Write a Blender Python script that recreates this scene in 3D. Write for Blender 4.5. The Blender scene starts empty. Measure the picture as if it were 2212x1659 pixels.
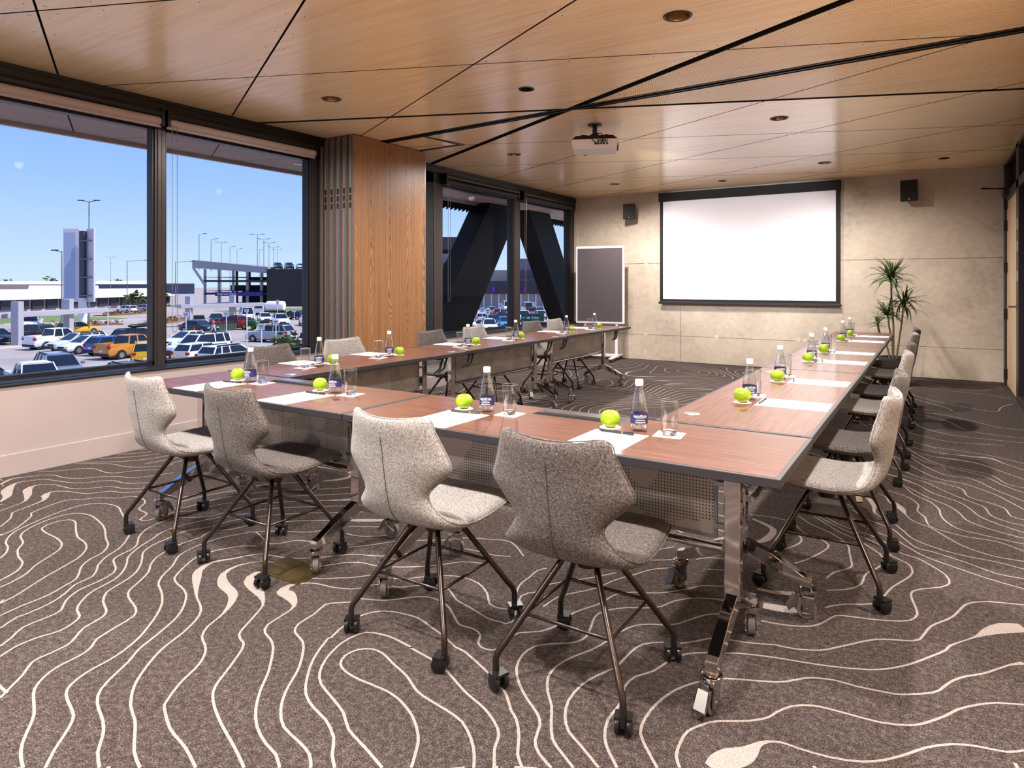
import bpy, bmesh, math, random
from math import pi, sin, cos, radians, sqrt
from mathutils import Vector, Matrix
random.seed(7)
scene = bpy.context.scene
COL = scene.collection

# ------------------------------------------------------------------ camera
cam_d = bpy.data.cameras.new('camera')
cam = bpy.data.objects.new('camera', cam_d); COL.objects.link(cam)
cam.location = (0, 0, 1.273)
cam.rotation_euler = (pi/2, 0, .567)
cam_d.sensor_width = 36; cam_d.lens = 36*1429.4/2212
cam_d.shift_y = -216.6/2212
cam_d.clip_start = .05; cam_d.clip_end = 3000
scene.camera = cam

# ------------------------------------------------------------------ view
scene.view_settings.view_transform = 'Standard'
scene.view_settings.look = 'None'
scene.view_settings.gamma = 1
scene.view_settings.use_curve_mapping = False
scene.view_settings.exposure = 0.34

def lin(r, g, b):
    def q(c):
        c /= 255
        return c/12.92 if c <= .04045 else ((c+.055)/1.055)**2.4
    return (q(r), q(g), q(b), 1)

# ------------------------------------------------------------------ world: clear sky
w = bpy.data.worlds.new('sky'); scene.world = w; w.use_nodes = True
nt = w.node_tree; nt.nodes.clear()
wo = nt.nodes.new('ShaderNodeOutputWorld'); bg = nt.nodes.new('ShaderNodeBackground')
tc = nt.nodes.new('ShaderNodeTexCoord'); sx = nt.nodes.new('ShaderNodeSeparateXYZ')
rp = nt.nodes.new('ShaderNodeValToRGB')
nt.links.new(tc.outputs['Generated'], sx.inputs[0]); nt.links.new(sx.outputs['Z'], rp.inputs[0])
nt.links.new(rp.outputs[0], bg.inputs[0]); nt.links.new(bg.outputs[0], wo.inputs[0])
e = rp.color_ramp.elements
e[0].position = 0; e[0].color = lin(196, 216, 242)
e[1].position = 1; e[1].color = lin(92, 138, 215)
for p_, c_ in ((.06, (176, 204, 243)), (.14, (150, 186, 240)), (.25, (126, 166, 232)), (.5, (108, 152, 225))):
    k = e.new(p_); k.color = lin(*c_)
bg.inputs[1].default_value = 1.0

# ------------------------------------------------------------------ sun (behind the building, high)
sd = bpy.data.lights.new('sun', 'SUN'); sun = bpy.data.objects.new('sun', sd); COL.objects.link(sun)
sd.energy = 4.5; sd.angle = radians(.6); sd.color = (1, .95, .88)
sun.rotation_euler = Vector((-.62, -.42, -1.05)).to_track_quat('-Z', 'Y').to_euler()
sun.location = (30, 30, 60)
LAMP_POWER = 285.0
LAMP_COLOR = (1, .945, .88)

# ------------------------------------------------------------------ helpers
def tag(o, label=None, cat=None, group=None, kind=None):
    if label: o['label'] = label
    if cat: o['category'] = cat
    if group: o['group'] = group
    if kind: o['kind'] = kind
    return o

def empty(name, loc=(0, 0, 0), rz=0, label=None, cat=None, group=None, parent=None):
    o = bpy.data.objects.new(name, None); COL.objects.link(o)
    o.empty_display_size = .1
    o.location = loc; o.rotation_euler = (0, 0, rz); o.parent = parent
    return tag(o, label, cat, group)

def copy_tree(o, parent=None):
    c = o.copy(); COL.objects.link(c); c.parent = parent
    for ch in list(o.children): copy_tree(ch, c)
    return c

def basis(d):
    d = Vector(d).normalized()
    a = Vector((0, 0, 1)) if abs(d.z) < .9 else Vector((1, 0, 0))
    u = d.cross(a).normalized(); v = d.cross(u).normalized()
    return u, v

class MB:
    def __init__(s): s.v = []; s.f = []
    def add(s, vs, fs):
        n = len(s.v); s.v += [tuple(q) for q in vs]; s.f += [tuple(i+n for i in f) for f in fs]; return s
    def box(s, x0, x1, y0, y1, z0, z1):
        return s.add([(x0,y0,z0),(x1,y0,z0),(x1,y1,z0),(x0,y1,z0),(x0,y0,z1),(x1,y0,z1),(x1,y1,z1),(x0,y1,z1)],
                     [(3,2,1,0),(4,5,6,7),(0,1,5,4),(1,2,6,5),(2,3,7,6),(3,0,4,7)])
    def hexa(s, b, t):   # four bottom, four top points
        return s.add(list(b)+list(t), [(3,2,1,0),(4,5,6,7),(0,1,5,4),(1,2,6,5),(2,3,7,6),(3,0,4,7)])
    def bar(s, p, q, wd, ht, up=(0,0,1)):   # rectangular bar
        p = Vector(p); q = Vector(q); d = (q-p).normalized(); up = Vector(up)
        a = d.cross(up)
        if a.length < 1e-4: a = d.cross(Vector((0,1,0)))
        a = a.normalized()*wd/2; b = a.cross(d).normalized()*ht/2
        return s.hexa([p-a-b, p+a-b, p+a+b, p-a+b], [q-a-b, q+a-b, q+a+b, q-a+b])
    def prism(s, pts, z0, z1):
        n = len(pts)
        return s.add([(x,y,z0) for x,y in pts]+[(x,y,z1) for x,y in pts],
              [tuple(range(n-1,-1,-1)), tuple(range(n,2*n))]+[(i,(i+1)%n,n+(i+1)%n,n+i) for i in range(n)])
    def prismx(s, pts, x0, x1):  # pts (y,z)
        n = len(pts)
        return s.add([(x0,y,z) for y,z in pts]+[(x1,y,z) for y,z in pts],
              [tuple(range(n-1,-1,-1)), tuple(range(n,2*n))]+[(i,(i+1)%n,n+(i+1)%n,n+i) for i in range(n)])
    def cyl(s, p, q, r0, r1=None, n=12, caps=True):
        r1 = r0 if r1 is None else r1
        p = Vector(p); q = Vector(q); u, v = basis(q-p)
        vs = [p+(u*cos(2*pi*i/n)+v*sin(2*pi*i/n))*r0 for i in range(n)]+[q+(u*cos(2*pi*i/n)+v*sin(2*pi*i/n))*r1 for i in range(n)]
        fs = [(i,n+i,n+(i+1)%n,(i+1)%n) for i in range(n)]
        if caps: fs += [tuple(range(n)), tuple(range(2*n-1,n-1,-1))]
        return s.add(vs, fs)
    def tube(s, path, r, n=8, closed=False):
        P = [Vector(p) for p in path]; m = len(P); vs = []; prev = None
        for i, p in enumerate(P):
            if closed: d = P[(i+1) % m]-P[i-1]
            else: d = P[min(i+1,m-1)]-P[max(i-1,0)]
            d.normalize()
            if prev is None: u, v = basis(d)
            else:
                u = (prev-d*prev.dot(d))
                u = u.normalized() if u.length > 1e-5 else basis(d)[0]
                v = d.cross(u).normalized()
            prev = u
            vs += [p+(u*cos(2*pi*k/n)+v*sin(2*pi*k/n))*r for k in range(n)]
        fs = []
        for i in range(m if closed else m-1):
            j = (i+1) % m
            fs += [(i*n+k, i*n+(k+1)%n, j*n+(k+1)%n, j*n+k) for k in range(n)]
        if not closed: fs += [tuple(range(n-1,-1,-1)), tuple(range((m-1)*n, m*n))]
        return s.add(vs, fs)
    def lathe(s, prof, n=24, c=(0,0,0), cap=True):
        vs = []; fs = []
        for r, z in prof:
            vs += [(c[0]+r*cos(2*pi*k/n), c[1]+r*sin(2*pi*k/n), c[2]+z) for k in range(n)]
        for i in range(len(prof)-1):
            fs += [(i*n+k, i*n+(k+1)%n, (i+1)*n+(k+1)%n, (i+1)*n+k) for k in range(n)]
        if cap: fs += [tuple(range(n-1,-1,-1)), tuple(range((len(prof)-1)*n, len(prof)*n))]
        return s.add(vs, fs)
    def sphere(s, c, r, n=12, m=8, sc=(1,1,1)):
        prof = [(sin(pi*i/m), -cos(pi*i/m)) for i in range(m+1)]
        vs = []; fs = []
        for a, b in prof:
            vs += [(c[0]+r*a*cos(2*pi*k/n)*sc[0], c[1]+r*a*sin(2*pi*k/n)*sc[1], c[2]+r*b*sc[2]) for k in range(n)]
        for i in range(m):
            fs += [(i*n+k, i*n+(k+1)%n, (i+1)*n+(k+1)%n, (i+1)*n+k) for k in range(n)]
        return s.add(vs, fs)
    def xf(s, mat):
        s.v = [tuple(mat @ Vector(q)) for q in s.v]; return s
    def mesh(s, name, mat=None, smooth=None):
        me = bpy.data.meshes.new(name); me.from_pydata(s.v, [], s.f); me.update()
        if mat: me.materials.append(mat)
        if smooth:
            me.polygons.foreach_set('use_smooth', [True]*len(me.polygons))
            me.set_sharp_from_angle(angle=radians(smooth))
        return me
    def build(s, name, mat=None, parent=None, smooth=None, loc=None, rz=0, bevel=0):
        o = bpy.data.objects.new(name, s.mesh(name, mat, smooth)); COL.objects.link(o)
        o.parent = parent
        if loc: o.location = loc
        o.rotation_euler = (0, 0, rz)
        if bevel:
            b = o.modifiers.new('bevel', 'BEVEL'); b.width = bevel; b.segments = 2; b.limit_method = 'ANGLE'
        return o

def inst(name, me, parent=None, loc=(0,0,0), rot=(0,0,0), mat=None):
    o = bpy.data.objects.new(name, me); COL.objects.link(o); o.parent = parent
    o.location = loc; o.rotation_euler = rot
    if mat: o.material_slots[0].link = 'OBJECT'; o.material_slots[0].material = mat
    return o

# ------------------------------------------------------------------ materials
class NT:
    def __init__(s, m): s.t = m.node_tree
    def n(s, typ, **kw):
        q = s.t.nodes.new('ShaderNode'+typ)
        for k_, v_ in kw.items():
            if k_.startswith('i_'):
                key = k_[2:]; key = int(key) if key.isdigit() else key
                q.inputs[key].default_value = v_
            else: setattr(q, k_, v_)
        return q
    def l(s, a, b): s.t.links.new(a, b)

def M(name, col, rough=.5, metal=0, spec=.5, coat=0, coat_r=.1, trans=0, ior=1.45, emit=None, estr=1, sheen=0):
    m = bpy.data.materials.new(name); m.use_nodes = True
    b = m.node_tree.nodes['Principled BSDF']
    b.inputs['Base Color'].default_value = lin(*col); b.inputs['Roughness'].default_value = rough
    b.inputs['Metallic'].default_value = metal; b.inputs['Specular IOR Level'].default_value = spec
    b.inputs['Coat Weight'].default_value = coat; b.inputs['Coat Roughness'].default_value = coat_r
    b.inputs['Transmission Weight'].default_value = trans; b.inputs['IOR'].default_value = ior
    b.inputs['Sheen Weight'].default_value = sheen
    if emit:
        b.inputs['Emission Color'].default_value = lin(*emit); b.inputs['Emission Strength'].default_value = estr
    m.diffuse_color = lin(*col)
    return m

def coords(N, space='Object', rot=(0,0,0), scale=(1,1,1)):
    if space == 'World': src = N.n('NewGeometry').outputs['Position']
    else: src = N.n('TexCoord').outputs[space]
    mp = N.n('Mapping'); mp.inputs['Rotation'].default_value = rot; mp.inputs['Scale'].default_value = scale
    N.l(src, mp.inputs['Vector']); return mp.outputs[0]

def ramp(N, fac, stops):
    r = N.n('ValToRGB'); e = r.color_ramp.elements
    e[0].position, e[0].color = stops[0][0], lin(*stops[0][1]); e[1].position, e[1].color = stops[-1][0], lin(*stops[-1][1])
    for p_, c_ in stops[1:-1]:
        k_ = e.new(p_); k_.color = lin(*c_)
    N.l(fac, r.inputs[0]); return r.outputs[0]

def bump(N, b, fac, strength=.2, dist=.01):
    q = N.n('Bump'); q.inputs['Strength'].default_value = strength; q.inputs['Distance'].default_value = dist
    N.l(fac, q.inputs['Height']); N.l(q.outputs[0], b.inputs['Normal'])

def noise_mat(name, stops, scale=5, detail=4, stretch=(1,1,1), space='Object', rot=(0,0,0), rough=.6, bmp=0, bdist=.01, distortion=0, mix=None, **kw):
    m = M(name, (128,128,128), rough, **kw); N = NT(m); b = m.node_tree.nodes['Principled BSDF']
    v = coords(N, space, rot, stretch)
    n1 = N.n('TexNoise'); n1.inputs['Scale'].default_value = scale; n1.inputs['Detail'].default_value = detail
    n1.inputs['Distortion'].default_value = distortion; n1.inputs['Roughness'].default_value = .6
    N.l(v, n1.inputs['Vector']); fac = n1.outputs[0]
    if mix:
        n2 = N.n('TexNoise'); n2.inputs['Scale'].default_value = mix[0]; n2.inputs['Detail'].default_value = 3
        N.l(v if len(mix) < 3 else coords(N, space, rot, mix[2]), n2.inputs['Vector'])
        mx = N.n('Mix'); mx.inputs[0].default_value = mix[1]
        N.l(fac, mx.inputs[2]); N.l(n2.outputs[0], mx.inputs[3]); fac = mx.outputs[0]
    N.l(ramp(N, fac, stops), b.inputs['Base Color'])
    if bmp: bump(N, b, fac, bmp, bdist)
    return m

GA = radians(22.7)
def ply_mat(name, perf=False):
    m = M(name, (200,165,130), .38 if perf else .30, coat=.2 if perf else .5, coat_r=.16); N = NT(m); b = m.node_tree.nodes['Principled BSDF']
    v = coords(N, 'World', (0,0,-GA), (.8, 16, 1))
    n1 = N.n('TexNoise'); n1.inputs['Scale'].default_value = 1.6; n1.inputs['Detail'].default_value = 6; n1.inputs['Distortion'].default_value = .6
    N.l(v, n1.inputs['Vector'])
    n2 = N.n('TexNoise'); n2.inputs['Scale'].default_value = .45; N.l(coords(N, 'World'), n2.inputs['Vector'])
    mx = N.n('Mix'); mx.inputs[0].default_value = .35; N.l(n1.outputs[0], mx.inputs[2]); N.l(n2.outputs[0], mx.inputs[3])
    col = ramp(N, mx.outputs[0], [(.3, (222,180,124)), (.46, (240,206,156)), (.6, (246,218,176)), (.74, (250,230,200))])
    if perf:
        vv = coords(N, 'World', (0,0,-GA), (62, 62, 0))
        fr = N.n('VectorMath', operation='FRACTION'); N.l(vv, fr.inputs[0])
        sb = N.n('VectorMath', operation='SUBTRACT'); N.l(fr.outputs[0], sb.inputs[0]); sb.inputs[1].default_value = (.5,.5,0)
        ln = N.n('VectorMath', operation='LENGTH'); N.l(sb.outputs[0], ln.inputs[0])
        lt = N.n('Math', operation='LESS_THAN'); N.l(ln.outputs['Value'], lt.inputs[0]); lt.inputs[1].default_value = .21
        m2 = N.n('Mix', data_type='RGBA'); N.l(lt.outputs[0], m2.inputs[0]); N.l(col, m2.inputs[6]); m2.inputs[7].default_value = lin(70,45,30)
        col = m2.outputs[2]
    N.l(col, b.inputs['Base Color'])
    return m

MAT = {}
MAT['ply'] = ply_mat('plywood_ceiling'); MAT['perf'] = ply_mat('perforated_plywood', True)
def oak_mat():
    m = M('oak_veneer', (150,105,65), .42); N = NT(m); b = m.node_tree.nodes['Principled BSDF']
    sp_ = N.n('SeparateXYZ'); N.l(N.n('NewGeometry').outputs['Position'], sp_.inputs[0])
    def mt(op, x, y=None, z=None):
        q = N.n('Math', operation=op)
        for i_, a_ in enumerate((x, y, z)):
            if a_ is None: continue
            if isinstance(a_, (int, float)): q.inputs[i_].default_value = a_
            else: N.l(a_, q.inputs[i_])
        return q.outputs[0]
    nz = N.n('TexNoise'); nz.inputs['Scale'].default_value = 2.4; nz.inputs['Detail'].default_value = 3; N.l(coords(N, 'World', (0,0,0), (1,2.2,.5)), nz.inputs['Vector'])
    yy = mt('ADD', mt('ADD', sp_.outputs['Y'], sp_.outputs['X']), mt('MULTIPLY', nz.outputs[0], .10))
    dy = mt('SUBTRACT', mt('FRACT', mt('MULTIPLY', yy, 3.6)), .5)
    par = mt('MULTIPLY', mt('POWER', mt('ABSOLUTE', dy), 1.5), 34)
    arch = mt('SINE', mt('MULTIPLY', mt('ADD', mt('ADD', par, mt('MULTIPLY', sp_.outputs['Z'], 5.0)), mt('MULTIPLY', nz.outputs[0], 9.0)), 6.283))
    arch = mt('MULTIPLY_ADD', arch, .5, .5)
    class _w: pass
    wv = _w(); wv.outputs = {'Fac': arch}
    n1 = N.n('TexNoise'); n1.inputs['Scale'].default_value = 14; n1.inputs['Detail'].default_value = 6
    N.l(coords(N, 'World', (0,0,0), (1, 3, .05)), n1.inputs['Vector'])
    mx = N.n('Mix'); mx.inputs[0].default_value = .62; N.l(wv.outputs['Fac'], mx.inputs[2]); N.l(n1.outputs[0], mx.inputs[3])
    N.l(ramp(N, mx.outputs[0], [(.2, (96,62,38)), (.5, (138,96,62)), (.8, (164,122,84))]), b.inputs['Base Color'])
    return m
MAT['oak'] = oak_mat()
MAT['veneer'] = noise_mat('walnut_veneer', [(.3,(50,26,16)), (.5,(86,47,30)), (.72,(122,72,46))], scale=7, detail=7, stretch=(.35,11,1), rough=.45, distortion=.3, mix=(60,.35,(.12,2,1)), coat=.26, coat_r=.11, spec=.3)
MAT['edge'] = M('dark_edge_band', (40,36,40), .5)
MAT['concrete'] = noise_mat('board_concrete', [(.30,(150,138,126)), (.44,(182,168,153)), (.58,(200,186,169)), (.74,(214,200,183))], scale=.75, detail=7, stretch=(1,1,1.15), space='World', rough=.62, bmp=.12, bdist=.004, mix=(14,.25))
MAT['carpet'] = noise_mat('carpet_pile', [(.34,(31,27,26)), (.5,(64,56,54)), (.66,(110,98,94))], scale=210, detail=3, space='World', rough=.95, bmp=.6, bdist=.004, mix=(55,.3), spec=.03)
MAT['carpet_line'] = noise_mat('pale_carpet_pile', [(.3,(122,112,108)), (.7,(168,156,151))], scale=260, detail=2, space='World', rough=.95, bmp=.6, bdist=.004, spec=.03)
MAT['plaster'] = noise_mat('painted_plaster', [(.3,(156,142,140)), (.7,(164,150,148))], scale=1.2, detail=3, space='World', rough=.55)
MAT['black'] = M('black_metal', (15,14,17), .42)
MAT['blackmatt'] = M('black_matt', (14,14,15), .7)
MAT['frame'] = M('bronze_anodised_frame', (58,50,50), .38, metal=.4)
MAT['alu'] = M('grey_aluminium', (128,136,140), .35, metal=.55)
MAT['bronze'] = M('bronze_trim', (112,96,90), .4, metal=.4)
MAT['chrome'] = M('chrome', (205,200,198), .07, metal=1)
MAT['steel'] = M('brushed_steel', (165,162,158), .28, metal=1)
MAT['tube'] = M('dark_bronze_tube', (70,60,56), .26, metal=.85)
MAT['plastic'] = M('black_plastic', (20,20,21), .3)
MAT['rubber'] = M('grey_rubber', (96,90,88), .6)
MAT['white'] = M('white_plastic', (232,228,236), .35)
MAT['screenwhite'] = M('projection_fabric', (238,234,240), .8)
MAT['paper'] = M('white_paper', (246,242,244), .6)
MAT['fabric_l'] = noise_mat('light_grey_felt', [(.34,(84,80,78)), (.5,(138,132,129)), (.66,(178,172,169))], scale=170, detail=3, rough=.95, bmp=.35, bdist=.002, spec=.1, sheen=.1, mix=(420,.4))
MAT['fabric_d'] = noise_mat('dark_grey_felt', [(.34,(42,38,38)), (.5,(86,79,77)), (.66,(130,120,116))], scale=170, detail=3, rough=.95, bmp=.35, bdist=.002, spec=.1, sheen=.08, mix=(420,.4))
MAT['seam'] = M('seam_thread', (52,47,46), .9)
MAT['apple'] = noise_mat('apple_skin', [(.25,(104,138,16)), (.55,(138,166,22)), (.8,(172,186,44))], scale=14, detail=2, rough=.28, mix=(220,.15))
MAT['stalk'] = M('apple_stalk', (92,70,38), .7)
MAT['label'] = M('navy_label', (34,34,80), .45)
MAT['print'] = M('white_print', (238,238,242), .5)
MAT['cap'] = M('bottle_cap', (236,234,236), .35)
MAT['water'] = None
MAT['glass'] = M('clear_glass', (250,250,250), .0, trans=1, ior=1.45)
MAT['ink'] = M('pen_black', (26,24,26), .3)
MAT['leaf'] = noise_mat('dracaena_leaf', [(.3,(28,44,20)), (.7,(64,86,40))], scale=6, rough=.45)
MAT['stem'] = M('plant_stem', (120,100,78), .8)
MAT['brass'] = noise_mat('floor_box_brass', [(.3,(70,56,30)), (.7,(96,80,46))], scale=8, rough=.35, metal=.6)
MAT['panelglass'] = M('display_glass', (82,74,77), .25, coat=.4)
MAT['doorwood'] = noise_mat('door_veneer', [(.3,(176,148,118)), (.7,(198,170,140))], scale=3, stretch=(4,4,.4), space='World', rough=.5)
MAT['modesty'] = None
def perf_metal():
    m = M('perforated_metal', (168,160,154), .42, metal=.5); N = NT(m); b = m.node_tree.nodes['Principled BSDF']
    vv = coords(N, 'Object', (0,0,0), (90, 0, 90))
    fr = N.n('VectorMath', operation='FRACTION'); N.l(vv, fr.inputs[0])
    sb = N.n('VectorMath', operation='SUBTRACT'); N.l(fr.outputs[0], sb.inputs[0]); sb.inputs[1].default_value = (.5,0,.5)
    ln = N.n('VectorMath', operation='LENGTH'); N.l(sb.outputs[0], ln.inputs[0])
    lt = N.n('Math', operation='LESS_THAN'); N.l(ln.outputs['Value'], lt.inputs[0]); lt.inputs[1].default_value = .25
    n2 = N.n('TexNoise'); n2.inputs['Scale'].default_value = 5; N.l(coords(N), n2.inputs['Vector'])
    gt = N.n('Math', operation='GREATER_THAN'); N.l(n2.outputs[0], gt.inputs[0]); gt.inputs[1].default_value = .5
    mu = N.n('Math', operation='MULTIPLY'); N.l(lt.outputs[0], mu.inputs[0]); N.l(gt.outputs[0], mu.inputs[1])
    m2 = N.n('Mix', data_type='RGBA'); N.l(mu.outputs[0], m2.inputs[0]); m2.inputs[6].default_value = lin(172,164,158); m2.inputs[7].default_value = lin(70,64,62)
    N.l(m2.outputs[2], b.inputs['Base Color'])
    return m
MAT['modesty'] = perf_metal()
def pane_mat(name, tint=(1,1,1,1), refl=1.0, pwr=4, base=.05, edge=None):
    m = bpy.data.materials.new(name); m.use_nodes = True; N = NT(m); m.node_tree.nodes.clear()
    o = N.n('OutputMaterial'); t = N.n('BsdfTransparent'); t.inputs[0].default_value = tint
    g = N.n('BsdfGlossy'); g.inputs['Roughness'].default_value = .0; g.inputs[0].default_value = (1,1,1,1)
    fz = N.n('LayerWeight'); fz.inputs['Blend'].default_value = .5
    pw = N.n('Math', operation='POWER'); N.l(fz.outputs['Facing'], pw.inputs[0]); pw.inputs[1].default_value = pwr
    ma = N.n('Math', operation='MULTIPLY_ADD'); N.l(pw.outputs[0], ma.inputs[0]); ma.inputs[1].default_value = .8; ma.inputs[2].default_value = base
    mu = N.n('Math', operation='MULTIPLY'); N.l(ma.outputs[0], mu.inputs[0]); mu.inputs[1].default_value = refl
    mx = N.n('MixShader'); N.l(mu.outputs[0], mx.inputs[0]); N.l(t.outputs[0], mx.inputs[1]); N.l(g.outputs[0], mx.inputs[2])
    N.l(mx.outputs[0], o.inputs[0]); return m
MAT['pane'] = pane_mat('window_pane', (.97,.98,1,1), .03)
MAT['water'] = pane_mat('bottle_glass', (.90,.93,.95,1), 1.0, 1.8, .06)
MAT['thinglass'] = pane_mat('thin_glass', (.90,.92,.93,1), 1.0, 2.2, .07)
# ================================================================== STRUCTURE
XG = -5.42; XP = -5.15; XR = .76; YF = 10.57; YB = -3.0; H = 2.787
def struct(o): o['kind'] = 'structure'; return o

floor = struct(MB().box(-5.5, 3.2, YB, YF+.1, -.25, 0).build('floor', MAT['carpet']))
# roof slab over the whole storey, corridor shell beyond the glazed partition
struct(MB().box(-5.5, 3.6, YB-.4, YF+.4, 3.0, 3.4).build('roof_slab', MAT['concrete']))
struct(MB().box(3.0, 3.2, YB, YF, 0, 3.0).build('wall_corridor', MAT['plaster']))
struct(MB().box(-5.5, 3.2, YB-.2, YB, -.25, 3.0).build('wall_back', MAT['plaster']))

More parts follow.
